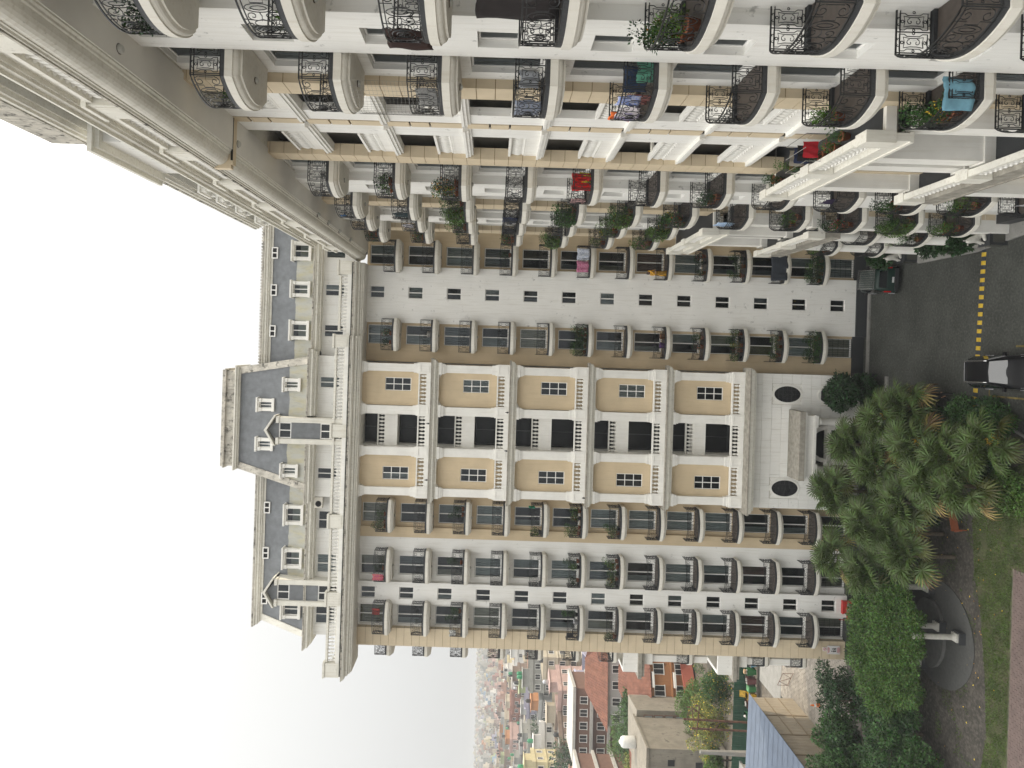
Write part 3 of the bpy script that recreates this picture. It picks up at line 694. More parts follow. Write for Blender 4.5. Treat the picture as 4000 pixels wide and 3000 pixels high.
def toprail(bi, segs, w, z, peds):
    for (a, b) in segs:
        bo = joined('balustrade', lambda q: (q.box(a, b, w - .14, w + .14, z, z + .06), q.box(a, b, w - .16, w + .16, z + .62, z + .78)), STAIN, bi)
        balusters(bi, a, b, w, z + .06, .56, bo, pitch=.26)
    for (a, b) in peds:
        joined('pedestal', lambda q: (q.box(a, b, w - .2, w + .27, z - .31, z + .8), q.box(a - .06, b + .06, w - .26, w + .33, z + .8, z + .95), q.box(a + .12, b - .12, w + .27, w + .295, z - .15, z + .65)), STAIN, bi)
ZB = SOF + 1.2
toprail(1, [(-24.2, -19.95), (-18.85, -14.05), (-12.95, -7.2), (-6.1, -.35)], 1.65, ZB, [(-25.3, -24.25), (-19.9, -18.9), (-14.0, -13.0), (-7.15, -6.15), (-.3, .65)])
toprail(1, [(.95, 5.2)], 1.3, ZB - .1, [(5.25, 6.3)])
# side return of the balustrade at the far left corner
mb = MB(); mb.box(-25.3, -25.0, 55, 70, ZB - .3, ZB + .1); mb.box(-25.3, -25.0, 55, 70, ZB + .6, ZB + .78); mb.build('side_parapet', STAIN, B1)
# attic storey, second cornice, mansard
mb = MB(M1); 
def attic(mb, a, b, w_, ops):
    o0 = None; e = a
    for (uc, wd) in sorted(ops):
        mb.box(e, uc - wd / 2, w_ - .3, w_, 39.8, 42.7); mb.box(uc - wd / 2, uc + wd / 2, w_ - .3, w_, 39.8, 40.9); mb.box(uc - wd / 2, uc + wd / 2, w_ - .3, w_, 42.45, 42.7); e = uc + wd / 2
    mb.box(e, b, w_ - .3, w_, 39.8, 42.7)
attic(mb, -22.9, -11.9, -.1, [(-13.9, 1.45), (-17.3, 1.5), (-21.3, 1.5)]); attic(mb, -11.9, -1.0, .7, [(-10.1, .9), (-3.05, .9)]); attic(mb, -1.0, 9.5, -.1, [(.95, 1.0), (4.15, .95), (7.2, 1.1)])
mb.build('attic_wall', WHITE, B1)
for (uc, wd, w_) in ((-13.9, 1.45, -.2), (-17.3, 1.5, -.2), (-21.3, 1.5, -.2), (-10.1, .9, .6), (-3.05, .9, .6), (.95, 1, -.2), (4.15, .95, -.2), (7.2, 1.1, -.2)): window(1, uc, w_, 40.9, wd, 1.55, 'slide', rw.choice([0, 1, 2]), .07)
def cor2(u0, u1, w_, el=0, er=0, z=42.6):
    joined('attic_cornice', lambda q: [q.box(u0 - el * p, u1 + er * p, w_ - 1.2, w_ + p, z + a, z + b) for (a, b, p) in ((0, .14, .55), (.14, .22, .68), (.22, .42, .78), (.42, .5, .86))], STAIN, 1)
    joined('gutter_edge', lambda q: q.box(u0 - el * .92, u1 + er * .92, w_ - 1.2, w_ + .92, z + .502, z + .6), STAIN2, 1)
cor2(-22.9, -11.8, -.1, el=1); cor2(-11.8, -7.8, .8, el=.6); cor2(-5.6, -1.0, .8, er=.6); cor2(-1.0, 9.5, -.1)
def slab4(mb, p):   # front quad + thickness behind, p=[(u,w,z)*4]
    mb.add(p + [(u, w_ - .5, z) for u, w_, z in p], [(0, 1, 2, 3), (7, 6, 5, 4), (0, 4, 5, 1), (1, 5, 6, 2), (2, 6, 7, 3), (3, 7, 4, 0)])
mb = MB(M1)
slab4(mb, [(-20.6, .25, 43.2), (-10, .25, 43.2), (-10, -.95, 47.0), (-20.4, -.95, 47.0)]); mb.build('mansard_slope', GREY, B1); mb = MB(M1); slab4(mb, [(-3, .25, 43.2), (9.5, .25, 43.2), (9.5, -.95, 47.0), (-3, -.95, 47.0)])
mb.build('mansard_slope', GREY, B1)
mb = MB(M1); slab4(mb, [(-22.6, .25, 43.2), (-20.6, .25, 43.2), (-20.4, -.95, 47.0), (-21.8, -.95, 47.0)]); mb.build('mansard_end', GREYP, B1)
mb = MB(M1); slab4(mb, [(-23.0, .34, 43.2), (-22.5, .34, 43.2), (-21.65, -.86, 47.0), (-22.15, -.86, 47.0)]); mb.build('hip_band', STAIN, B1)
mb = MB(M1); mb.box(-22, 9.5, -9.5, -1.2, 43, 47.3); mb.build('roof_core', GREYP, B1)
def topcor(u0, u1, w_, z, el=0, er=0, h=.62):
    joined('ridge_cornice', lambda q: [q.box(u0 - el * p, u1 + er * p, w_ - 1.2, w_ + p, z + a, z + b) for (a, b, p) in ((-.12, .08, .12), (.08, .2, .26), (.2, .4, .36), (.4, .5, .46))], STAIN, 1)
    joined('ridge_edge', lambda q: q.box(u0 - el * .5, u1 + er * .5, w_ - 1.2, w_ + .5, z + .502, z + h), STAIN2, 1)
topcor(-22.1, -9.9, -.95, 46.95, el=1); topcor(-2.4, 9.5, -.95, 46.95)
mb = MB(M1)
for i in range(48): mb.box(-2.0 + i * .24, -1.88 + i * .24, -.7, -.45, 47.572, 47.66)
mb.build('roof_crest', STAIN2, B1, kind='stuff')
# pavilion mansard
mb = MB(M1); slab4(mb, [(-11.0, 1.2, 43.25), (-1.5, 1.2, 43.25), (-2.5, -.2, 48.9), (-9.65, -.2, 48.9)]); mb.build('pavilion_mansard', GREY, B1)
mb = MB(M1); mb.prof([(.7, 43), (-.7, 48.8), (-3, 48.8), (-3, 43)], -9.7, -2.5); mb.add([(-10.9, .7, 43.2), (-9.65, -.7, 48.8), (-9.65, -3, 48.8), (-10.9, -3, 43.2), (-1.6, .7, 43.2), (-2.5, -.7, 48.8), (-2.5, -3, 48.8), (-1.6, -3, 43.2)], [(0, 1, 2, 3), (4, 5, 6, 7), (0, 4, 5, 1)]); mb.build('pavilion_roof_core', GREYP, B1)
for (a, b, c, d) in ((-11.4, -10.85, -9.5, -10.05), (-1.65, -1.1, -2.1, -2.65)):
    mb = MB(M1); slab4(mb, [(a, 1.3, 43.2), (b, 1.3, 43.2), (c if a < -5 else d + .55, -.1, 48.95), (d if a < -5 else d, -.1, 48.95)] if a < -5 else [(a, 1.3, 43.2), (b, 1.3, 43.2), (c, -.1, 48.95), (d, -.1, 48.95)]); mb.build('hip_band', STAIN2, B1)
joined('pavilion_top', lambda q: [q.box(-9.75 - p, -2.4 + p, -3, -.15 + p, 48.85 + a, 48.85 + b) for (a, b, p) in ((0, .1, .1), (.1, .24, .3), (.24, .34, .42))], STAIN, 1)
joined('pavilion_parapet', lambda q: (q.box(-9.85, -2.4, -3, .05, 49.2, 49.9), q.box(-10.0, -2.25, -3.1, .2, 49.902, 50.0), q.box(-9.9, -2.35, -3, .1, 50.002, 50.2)), STAIN2, 1)
# dormers
def dormer(bi, u, w, z, wd, h, mt=WHITE2):
    t = .22; q = MB(MM[bi])
    a, b = u - wd / 2 - t, u + wd / 2 + t
    q.box(a, a + t, w - 1.4, w, z, z + h); q.box(b - t, b, w - 1.4, w, z, z + h)
    q.box(a - .04, b + .04, w - 1.5, w + .04, z - .2, z); q.box(a - .02, b + .02, w - 1.5, w + .05, z + h, z + h + .12); q.box(a - .1, b + .1, w - 1.6, w + .14, z + h + .12, z + h + .24)
    q.box(a - .03, a + t + .03, w - .1, w + .05, z + h - .16, z + h); q.box(b - t - .03, b + .03, w - .1, w + .05, z + h - .16, z + h)
    d = q.build('dormer', mt, BB[bi])
    key = (round(wd, 2), round(h, 2), 'slide', .06)
    if key not in WM: WM[key] = win_meshes(wd, h, 'slide', .06)
    o = inst('dormer_window', WM[key][0], MM[bi](u, w - .22, z), RZ[bi], BB[bi]); inst('pane', WM[key][1], parent=o, local=True); inst('room_back', WM[key][2], parent=o, local=True)
for (u, wd) in ((7.1, 1.0), (4.12, .75), (.9, 1.0), (-13.5, 1.05), (-16.9, 1.05), (-20.85, .95)): dormer(1, u, .35, 43.72, wd, 1.12)
for (u, z, w_) in ((-3.3, 44.0, 1.25), (-9.9, 44.0, 1.25), (-4.95, 46.15, .65), (-8.0, 46.15, .65)): dormer(1, u, w_, z, .5, .95)
for u in (7.0, 4.05, .8, -13.2, -16.8, -20.4):
    q = MB(M1); 
    for (a, b, c, d) in ((-.45, .45, 46.42, 46.5), (-.45, .45, 46.82, 46.9), (-.45, -.37, 46.5, 46.82), (.37, .45, 46.5, 46.82), (-.04, .04, 46.5, 46.82)): q.box(u + a, u + b, -1, -.64, c, d)
    o = q.build('attic_vent_window', FRAME, B1); MB(M1).box(u - .4, u + .4, -1, -.7, 46.45, 46.88).build('pane', DARK, o)
def gable(u, w_):
    q = MB(M1); q.box(u - 1.0, u - .62, w_ - 2, w_, 39.8, 45.35); q.box(u + .62, u + 1.0, w_ - 2, w_, 39.8, 45.35)
    for e in (u - .81, u + .81): q.box(e - .25, e + .25, w_ - .5, w_ + .07, 45.2, 45.42); q.box(e - .12, e + .12, w_ , w_ + .02, 40, 45.0)
    for sx in (-1, 1):
        pts = [(u + sx * 1.15, 45.42), (u + sx * 1.15, 45.55), (u, 46.3), (u, 46.1)]
        q.add([(x, w_ - 2, z) for x, z in pts] + [(x, w_ + .15, z) for x, z in pts], [(0, 1, 2, 3), (7, 6, 5, 4), (0, 4, 5, 1), (1, 5, 6, 2), (2, 6, 7, 3), (3, 7, 4, 0)])
    o = q.build('gabled_bay', STAIN, B1)
    q = MB(M1); q.box(u - .62, u + .62, w_ - 2, w_ - .18, 42.1, 44.3); q.build('grey_infill', GREYP, o); q = MB(M1); q.box(u - .62, u + .62, w_ - 2, w_ - .18, 39.8, 40.6); q.build('grey_infill', GREYP, o); q = MB(M1)
    q.build('grey_infill', GREYP, o) if q.v else None; q = MB(M1); pts = [(u - .62, 45.25), (u + .62, 45.25), (u + .62, 45.6), (u, 46.05), (u - .62, 45.6)]
    q.add([(x, w_ - .19, z) for x, z in pts] + [(x, w_ - 2, z) for x, z in pts], [(0, 1, 2, 3, 4), (9, 8, 7, 6, 5)] + [(i, (i + 1) % 5, 5 + (i + 1) % 5, 5 + i) for i in range(5)]); q.build('grey_infill', GREYP, o)
    for z, h in ((44.3, .95), (40.6, 1.5)): window(1, u, w_ - .25, z, 1.2, h, 'slide', 0, .08)
gable(-6.75, 1.75); gable(-19.35, .9)
# side face of the block beyond the left corner: balconies and projecting terraces
for k in (1, 2, 4, 6, 7, 8, 9, 10, 11, 12):
    b = inst('balcony', ME_SLAB, (-23.45, 57.5, FZ[k]), R(-90), B1)
    inst('railing', ME_RAIL, parent=b, local=True); inst('granite_kerb', ME_KERB, parent=b, local=True)
for z in (16.9, 9.4):
    q = MB(); q.box(-25.75, -23.5, 56.0, 66, z - .28, z); q.box(-25.6, -23.5, 56.1, 66, z - .5, z - .28); q.build('side_terrace', SLABTOP, B1)
    q = MB(); q.box(-25.35, -25.1, 56.502, 66, z + .002, z + 1.15); q.box(-25.35, -23.56, 56.3, 56.5, z + .002, z + 1.15); q.build('side_parapet', WHITE, B1)
    q = MB(); q.box(-24.6, -24.1, 56.6, 57.1, z - 5.6, z - .5); q.box(-24.75, -23.9, 56.4, 57.3, z - 1.2, z - .5); q.build('side_pier', WHITE2, B1)

# ================= wing along the right
mb = ('white_wall', WHITE, 2)
OPB2 = lambda uc: [(uc, 1.5, FZ[k] + .06, 2.2) for k in range(13)]
OPS2 = lambda uc: [(uc, .95, FZ[k] + .9, 1.1) for k in range(13)]
ZT = SOF + .1
strip(mb, 4, 14.3, 0, .9, ZT, [(12.9, .95, FZ[k] + .9, 1.1) for k in range(13)])
strip(mb, 14.3, 17.15, -.4, .9, ZT, OPB2(15.7)); strip(mb, 17.15, 19.55, 0, .9, ZT, OPS2(18.45)); strip(mb, 19.55, 22.2, -.4, .9, ZT, OPB2(20.9))
strip(mb, 31.65, 34.75, -.42, .9, ZT, OPB2(33.3)); strip(mb, 34.75, 37.5, 0, .9, ZT, OPS2(36.1)); strip(mb, 37.5, 40.2, -.42, .9, ZT, OPB2(38.8))
strip(mb, 41.5, 44.2, -.42, .9, ZT, OPB2(42.9)); strip(mb, 44.2, 46.35, -.08, .9, ZT, OPS2(45.3)); strip(mb, 46.35, 48.9, -.42, .9, ZT, OPB2(47.6))
mb = MB(M2); mb.box(4, 56, -14, -1.25, 0, 39.2); mb.box(50.2, 56.5, -2, -1.2, 0, ZT); mb.build('core', CREAM, B2)
panels(2, 22.2, 23.2, -.1, .92, SOF); panels(2, 30.55, 31.6, -.1, .92, SOF); panels(2, 40.2, 41.5, -.1, .92, SOF); panels(2, 48.9, 50.2, -.1, 16.8, SOF)
mb = MB(M2); mb.box(48.9, 50.2, -1.2, -.1, .9, 16.8); mb.build('beige_wall', BEIGE, B2)
mb = MB(M2)
for (a, b, w_) in ((4, 17.15, .1), (17.15, 22.2, .1), (31.6, 40.2, .1), (40.2, 50.3, .08)): mb.box(a, b, -1, w_, 0, .9)
mb.build('granite_plinth', GRANITE, B2)
for k in range(13):
    for uc in (15.7, 20.9, 33.3, 38.8, 42.9, 47.6): window(2, uc, -.6, FZ[k] + .06, 1.48, 2.18, 'slide', rw.choice([0, 0, 2, 1, 2]))
    for uc, w_ in ((12.9, -.25), (18.45, -.25), (36.1, -.25), (45.3, -.33)): window(2, uc, w_, FZ[k] + .9, .93, 1.08, 'slide', rw.choice([0, 0, 2]), .05)
WCOL = {'A': (15.75, -.38), 'B': (20.85, -.38), 'C': (33.35, -.4), 'D': (38.85, -.4), 'E': (42.9, -.4), 'F': (47.6, -.4)}
for c, (u, w_) in WCOL.items():
    for k in range(1, 13):
        if c in 'EF' and 2 < k < 6: continue
        balcony(2, u, w_, FZ[k])
# pavilion with small open service loggias on every floor
def wingpav(y0, y1, mid0, mid1, zlo):
    WP = -.3; BKW = -1.3
    pi = [(mid0 - .95, mid0), (mid1, mid1 + 1.1)]
    for a, b in pi: MB(M2).box(a, b, WP - .3, WP, zlo, ZT).build('pier', WHITE, B2)
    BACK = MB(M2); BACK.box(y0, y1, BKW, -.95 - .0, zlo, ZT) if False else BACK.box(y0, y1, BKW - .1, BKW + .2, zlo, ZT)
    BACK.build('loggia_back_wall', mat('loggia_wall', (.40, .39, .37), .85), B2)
    S_ = MB(M2); S_.box(mid0, mid1, WP - .3, WP - .06, zlo, ZT); S_.build('joint_backing', BLACKJ, B2)
    key = 'jp%.1f' % (mid1 - mid0)
    for zz, hh in [(FZ[k] + q, h) for k in range(13) for q, h in ((-.25, 1.2), (.98, .72), (1.73, .85))]:
        if zz < zlo: continue
        kk = (key, hh)
        if kk not in ME_PAN: ME_PAN[kk] = MB().box(-(mid1 - mid0) / 2, (mid1 - mid0) / 2 - .05, 0, .1, .02, hh - .02).mesh('cladding_panel', PANELM)
        inst('cladding_panel', ME_PAN[kk], M2((mid0 + mid1) / 2, WP + .02 - .0, zz), R(-90), B2)
    for k in range(13):
        z = FZ[k]
        if z < zlo: continue
        for (a, b) in ((y0, mid0 - .95), (mid1 + 1.1, y1)):
            BEAM = MB(M2); BEAM.box(a, b, WP - .2, WP - .01, z - .25, z + .2)            ; BEAM.build('apron_wall', WHITE2, B2)
            bo = joined('balustrade', lambda q: (q.box(a, b, WP - .16, WP + .0, z + .2, z + .27), q.box(a, b, WP - .2, WP + .05, z + .85, z + .95)), WHITE2, 2)
            balusters(2, a, b, WP - .08, z + .27, .58, bo, pitch=.24)
        for (a, b) in ((y0, mid0 - .02), (mid1 + .02, y1)):
            BEAM = MB(M2)
            for (c, d, p) in ((0, .1, .05), (.1, .22, .12), (.22, .32, .16)): BEAM.box(a, b, WP - .3, WP + p, z - .57 + c, z - .57 + d)
            BEAM.box(a, b, BKW, WP - .2, z - .2, z - .05); BEAM.build('floor_beam', WHITE2, B2)
wingpav(23.2, 30.55, 26.35, 26.9, 16.5)
# terraces and base storeys
def terrace(y0, y1, zf, wo, fh, mt=STAIN):
    q = MB(M2); q.box(y0, y1, -1.2, wo - .25, zf - .35, zf - .02); o = q.build('terrace_slab', WHITE2, B2)
    MB(M2).box(y0 + .2, y1 - .2, -1.2, wo - .35, zf - .018, zf).build('terrace_floor', GRANITE, o)
    q = MB(M2); q.box(y0, y1, wo - .3, wo - .04, zf - fh, zf - .36); q.box(y0, y1, wo - .34, wo, zf - fh - .12, zf - fh); 
    q.build('terrace_fascia', mt, B2)
    q = MB(M2); q.box(y0, y1, wo - .3, wo - .05, zf + .45, zf + .58)
    for a in (y0 - .03, (y0 + y1) / 2 - .35, y1 - .67): q.box(a, a + .7, wo - .36, wo + .03, zf - .342, zf + .62)
    b = q.build('balustrade', STAIN, B2)
    balusters(2, y0 + .75, (y0 + y1) / 2 - .4, wo - .17, zf + .0, .45, b, pitch=.24); balusters(2, (y0 + y1) / 2 + .4, y1 - .75, wo - .17, zf, .45, b, pitch=.24)
terrace(22.6, 31.6, 16.9, 1.05, .8); terrace(22.6, 31.6, 10.9, 1.05, 1.1, SLABTOP)
terrace(40.2, 48.6, 16.9, 1.2, .8); terrace(40.2, 48.6, 10.9, 1.2, 1.1, SLABTOP)
q = MB(M2)
for y0, y1 in ((22.6, 31.6), (40.2, 48.6)):
    for a in (y0, y0 + 3.6, y1 - 4.3, y1 - .7): q = MB(M2); q.box(a, a + .7, -.4, .55, 10.9, 16.1); q.box(a - .1, a + .8, -.45, .66, 15.7, 16.1); q.box(a - .08, a + .78, -.4, .62, 10.9, 11.3); q.build('terrace_pier', WHITE2, B2)
    for a in (y0, y1 - .7): MB(M2).box(a, a + .7, -.4, .6, .15, 9.7).build('terrace_pier', WHITE2, B2)
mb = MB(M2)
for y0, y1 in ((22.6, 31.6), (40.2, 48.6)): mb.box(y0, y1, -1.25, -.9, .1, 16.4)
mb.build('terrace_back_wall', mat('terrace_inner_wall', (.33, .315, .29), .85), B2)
for uc in (24.5, 26.7, 29.0, 43.4, 45.6):
    window(2, uc, -.86, 11.5, 1.4, 2.6, 'slide', 1, .07)
for y in (43.0, 47.0):
    vs = MB(); vs.lathe([(.5, .15), (.5, .9), (.52, .95), (.52, 1.05), (.42, 1.15), (.4, 1.3), (.38, 5), (.33, 8.9), (.42, 9.2), (.46, 9.3)], 20, (7.45, y)); vs.build('column', WHITE2, B2, smooth=True)
cornice(2, 4, 55.4, -.35)
# cornice joint, crossing the overhang at the building split
mb = MB(M2); mb.box(26.5, 26.8, -1, 1.45, SOF - .06, SOF + .02); mb.box(26.52, 26.78, 1.0, 1.6, SOF + .02, SOF + .66); mb.build('joint_cover', PANELM, B2)
mb = MB(M2); mb.box(26.46, 26.5, -1, 1.3, SOF - .052, SOF + .02); mb.build('joint_seal', BLACKJ, B2)
# parapet of pedestals, and scalloped infill
segs = []; peds = []
y = 6.0
while y < 52:
    peds.append((y, y + 1.2)); segs.append((y + 1.25, min(y + 4.8, 53))); y += 4.85
ZBW = SOF + 1.2
for (a, b) in segs:
    bo = joined('balustrade', lambda q: (q.box(a, b, 1.1 - .12, 1.1 + .16, ZBW, ZBW + .08), q.box(a, b, 1.1 - .16, 1.1 + .18, ZBW + .62, ZBW + .78)), STAIN, 2)
    balusters(2, a, b, 1.1, ZBW + .08, .54, bo, pitch=.27)
for (a, b) in peds:
    joined('pedestal', lambda q: (q.box(a, b, 1.1 - .2, 1.1 + .24, ZBW - .3, ZBW + .8), q.box(a - .06, b + .06, .84, 1.42, ZBW + .8, ZBW + .95), q.box(a + .12, b - .12, 1.34, 1.37, ZBW - .15, ZBW + .65)), STAIN, 2)
# wing attic and mansard
mb = MB(M2); mb.box(4, 54, -1, -.3, 39.8, 42.7); mb.build('attic_wall', WHITE, B2)
mb = MB(M2); slab4(mb, [(4, -.1, 43.2), (54, -.1, 43.2), (54, -1.2, 47.0), (4, -1.2, 47.0)]); mb.build('mansard_slope', GREY, B2); MB(M2).box(4, 54, -12, -1.5, 43, 47.3).build('roof_core', GREYP, B2)
joined('attic_cornice', lambda q: [q.box(4, 54, -1.5, -.3 + p, 42.6 + a, 42.6 + b) for (a, b, p) in ((0, .14, .75), (.14, .22, .9), (.22, .42, 1.0), (.42, .52, 1.12))], STAIN, 2)
joined('ridge_cornice', lambda q: [q.box(4, 54, -2, -1.0 + p, 46.9 + a, 46.9 + b) for (a, b, p) in ((0, .12, .2), (.12, .3, .4), (.3, .5, .5))], STAIN, 2)
joined('ridge_edge', lambda q: q.box(4, 54, -2, -.45, 47.402, 47.55), STAIN2, 2)
for (a, b) in ((10, 15.5), (30.5, 36)):
    mb = MB(M2); mb.box(a, b, -2.5, -.35, 43.1, 46.2); mb.build('roof_bay', WHITE, B2)
    joined('bay_cornice', lambda q: (q.box(a - .3, b + .3, -2.6, .0, 46.2, 46.4), q.box(a - .5, b + .5, -2.6, .2, 46.4, 46.6)), STAIN, 2)
mb = MB(M2); mb.box(21.5, 32, -5, -.6, 47.5, 49.3); mb.build('roof_tank_wall', STAIN2, B2)
for y in (17.5, 20.2, 38.5, 41, 44, 47.5): dormer(2, y, .1, 43.72, 1.0, 1.15)
for y in (12.2, 18.4, 27.0, 39.5, 42.0, 45.0, 48.5):
    q = MB(M2); q.lathe([(.12, 0), (.12, .04)], 10) if False else None
    m5 = MB(); X, Y, Z = M2(y, .9 if y > 30 else .55, SOF); m5.lathe([(.14, Z - .05), (.14, Z + .01)], 12, (X, Y)); m5.k = 1; m5.lathe([(.03, Z - .16), (.09, Z - .14), (.12, Z - .09), (.12, Z - .05)], 12, (X, Y)); m5.build('soffit_lamp', [BRASS, LAMPG], B2)
for u in (-20.5, -13, .8, 7): 
    m5 = MB(); X, Y, Z = M1(u, .7, SOF); m5.lathe([(.1, Z - .04), (.1, Z + .01)], 12, (X, Y)); m5.k = 1; m5.lathe([(.03, Z - .12), (.08, Z - .08), (.09, Z - .04)], 12, (X, Y)); m5.build('soffit_lamp', [BRASS, LAMPG], B1)
# opposite range of the courtyard, behind and around the viewer
# ---------------------------------------------------------------- things in the paved yard
def box_thing(name, mb, mt, **kw): return mb.build(name, mt, **kw)
# green corrugated fence
fe = empty('sheet_fence', (-38, 76.3, 0), label='long dark green corrugated sheet fence behind the row of bins', cat='fence')
FEM = plain('green_sheet', (.012, .06, .035), .55, var=.2)
q = MB(); x = -.8
q.add([(x + i * .1, .03 * (i % 2), z) for i in range(17) for z in (0, 2.1)] + [(x + i * .1, .03 * (i % 2) + .012, z) for i in range(17) for z in (0, 2.1)],
      [(2 * i, 2 * i + 2, 2 * i + 3, 2 * i + 1) for i in range(16)] + [(34 + 2 * i, 34 + 2 * i + 1, 34 + 2 * i + 3, 34 + 2 * i + 2) for i in range(16)] + [(2 * i + 1, 2 * i + 3, 34 + 2 * i + 3, 34 + 2 * i + 1) for i in range(16)])
me = q.mesh('fence_sheet', FEM)
rs = random.Random(4)
for i in range(20): inst('fence_sheet', me, (-53 + i * 1.62, 76.3 + rs.uniform(-.01, .01), rs.uniform(0, .03)), R(rs.uniform(-.4, .4)), fe)
me = MB().box(-.05, .05, -.05, .05, 0, 2.15).mesh('fence_post', CONC)
for i in range(7): inst('fence_post', me, (-52 + i * 5, 76.42, 0), 0, fe)
# bins
def bin_(x, y, col, label, lid=None, rz=0., kind='open', h=1.05):
    m1 = plain('bin_plastic', col, .45, var=.12)
    e = empty('wheeled_bin', (x, y, .06), rz, label=label, cat='bin', group='bins along the green fence')
    q = MB(); q.frustum((-.25, .25, -.26, .26), (-.31, .31, -.34, .34), .08, h); q.box(-.33, .33, -.36, .36, h - .06, h); o = q.build('bin_body', m1); o.parent = e
    q = MB()
    if kind == 'lid': q.box(-.33, .33, -.37, .37, h + .01, h + .06); q.box(-.28, .28, -.3, .3, h + .06, h + .1)
    elif kind == 'tilt': q.add([(-.33, .36, h), (.33, .36, h), (.33, .55, h + .55), (-.33, .55, h + .55), (-.33, .4, h), (.33, .4, h), (.33, .59, h + .53), (-.33, .59, h + .53)], [(0, 1, 2, 3), (7, 6, 5, 4), (0, 4, 5, 1), (2, 6, 7, 3), (1, 5, 6, 2), (0, 3, 7, 4)])
    else: q.box(-.27, .27, -.3, .3, h - .16, h - .1)
    o = q.build('lid' if kind != 'open' else 'rubbish', plain('bin_lid', lid or (.25, .24, .22), .5, var=.4)); o.parent = e
    if kind == 'open':
        q = MB(); r_ = random.Random(int(x * -100))
        for _ in range(7):
            a, b = r_.uniform(-.2, .2), r_.uniform(-.22, .22); q.frustum((a - .1, a + .1, b - .1, b + .1), (a - .05, a + .07, b - .06, b + .05), h - .12, h + r_.uniform(0, .12))
        o = q.build('rubbish', plain('rubbish_bags', (.45, .44, .42), .7, var=.5)); o.parent = e
    for s in (-1, 1):
        q = MB(); q.tube([(s * .24, .3, .08), (s * .29, .3, .08)], .08, 8); o = q.build('wheel', POTD); o.parent = e
bin_(-32.6, 75.4, (.16, .36, .5), 'pale blue low bin with a flat lid, first of the row nearest the tall building', kind='lid', h=.75)
bin_(-33.55, 75.5, (.02, .12, .035), 'dark green wheeled bin overflowing with bags and a carton, beside the blue bin', rz=.1)
bin_(-34.5, 75.45, (.13, .05, .055), 'maroon wheeled bin filled with bags, between the dark green and the light green bins', rz=-.06)
bin_(-35.3, 75.4, (.04, .17, .06), 'smaller light green bin with a rounded lid, beside the yellow bin', kind='lid', lid=(.1, .25, .12), h=.85)
bin_(-36.05, 75.3, (.45, .26, .01), 'yellow wheeled bin with its lid thrown back against the fence', kind='tilt', lid=(.45, .28, .02), rz=.05)
bin_(-36.95, 75.4, (.09, .035, .03), 'dark brown wheeled bin, last in the row before the shed', rz=.04)
bin_(-38.2, 75.5, (.02, .13, .05), 'green bin half hidden behind the blue roofed shed', rz=.2)
q = MB(); q.box(-33.75, -33.35, 75.3, 75.6, 1.2, 1.42); tag(q.build('carton', plain('cardboard', (.38, .26, .15), .8)), 'small brown carton lying on the dark green bin', 'carton')
# shed
sh = empty('shed', (-36.5, 60, 0), label='long tan metal sheet shed with a sloping pale blue roof beside the paved yard', cat='shed')
TAN = mat('tan_sheet', (.33, .285, .22), .6, .1, 1.2, streak=.35, streakcol=(.2, .16, .11), grime=.05)
BLUE = mat('blue_sheet_roof', (.10, .125, .17), .7, .1, 1., streak=.2, streakcol=(.14, .17, .21), rnd=.05)
q = MB(); N = 26; q.add([(-32.05 + (.03 if i % 2 else 0), 66.7 - i * .5 * .46, z) for i in range(52) for z in (0.02, 3.85)], [(2 * i, 2 * i + 2, 2 * i + 3, 2 * i + 1) for i in range(51)])
q.box(-41, -32.1, 54.6, 66.65, .02, 3.8); q.build('side_wall', TAN, sh)
q = MB()
for y in (63.4, 60.2, 57.2): q.box(-32.04, -31.98, y - .04, y + .04, .05, 3.8)
for z in (1.4, 2.7): q.box(-32.04, -31.975, 57.2 if z < 2 else 60.2, 66.6, z - .025, z + .025)
q.build('sheet_seam', plain('rusty_seam', (.22, .17, .11), .8), sh)
me = MB().add([(0, -.5, 3.95), (0, .5, 3.95), (-9.2, .5, 4.1), (-9.2, -.5, 4.1), (0, -.5, 3.99), (0, .5, 3.99), (-9.2, .5, 4.14), (-9.2, -.5, 4.14), (0, -.47, 4.04), (0, -.41, 4.04), (-9.2, -.41, 4.19), (-9.2, -.47, 4.19)], [(0, 1, 2, 3), (4, 7, 6, 5), (0, 4, 5, 1), (2, 6, 7, 3), (1, 5, 6, 2), (0, 3, 7, 4), (8, 9, 10, 11)]).mesh('roof_sheet', BLUE)
for i in range(13): inst('roof_sheet', me, (-31.8, 54.5 + i * 1.0, rs.uniform(0, .01)), 0, sh)
q = MB()
for a, b in (((-31.2, 67.5, .02), (-31.2, 67.5, 1.1)), ((-29.6, 66.4, .02), (-29.6, 66.4, 1.1)), ((-31.2, 67.5, 1.1), (-29.6, 66.4, 1.1)), ((-31.2, 67.5, .15), (-29.6, 66.4, .15)), ((-31.2, 67.5, .15), (-30.7, 67.15, 1.1)), ((-30.7, 67.15, 1.1), (-30.2, 66.8, .15)), ((-30.2, 66.8, .15), (-29.6, 66.4, 1.1))): q.tube([a, b], .022, 4)
tag(q.build('steel_barrier', plain('rusty_steel', (.12, .05, .03), .8, var=.4)), 'small rusty triangulated steel barrier standing by the end of the shed', 'barrier')
q = MB(); q.box(-30.15, -29.7, 60.95, 61.4, .05, .09); q.k = 1; q.lathe([(.17, .09), (.12, .38)], 14, (-29.92, 61.17), False); q.k = 2; q.lathe([(.12, .38), (.09, .55)], 14, (-29.92, 61.17), False); q.k = 1; q.lathe([(.09, .55), (.03, .85), (.02, .86)], 14, (-29.92, 61.17))
tag(q.build('traffic_cone', [POTD, plain('orange_plastic', (.75, .17, .02), .5), plain('white_band', (.7, .7, .68), .5)], smooth=False), 'orange traffic cone with a white band on the grey pavers', 'traffic cone')
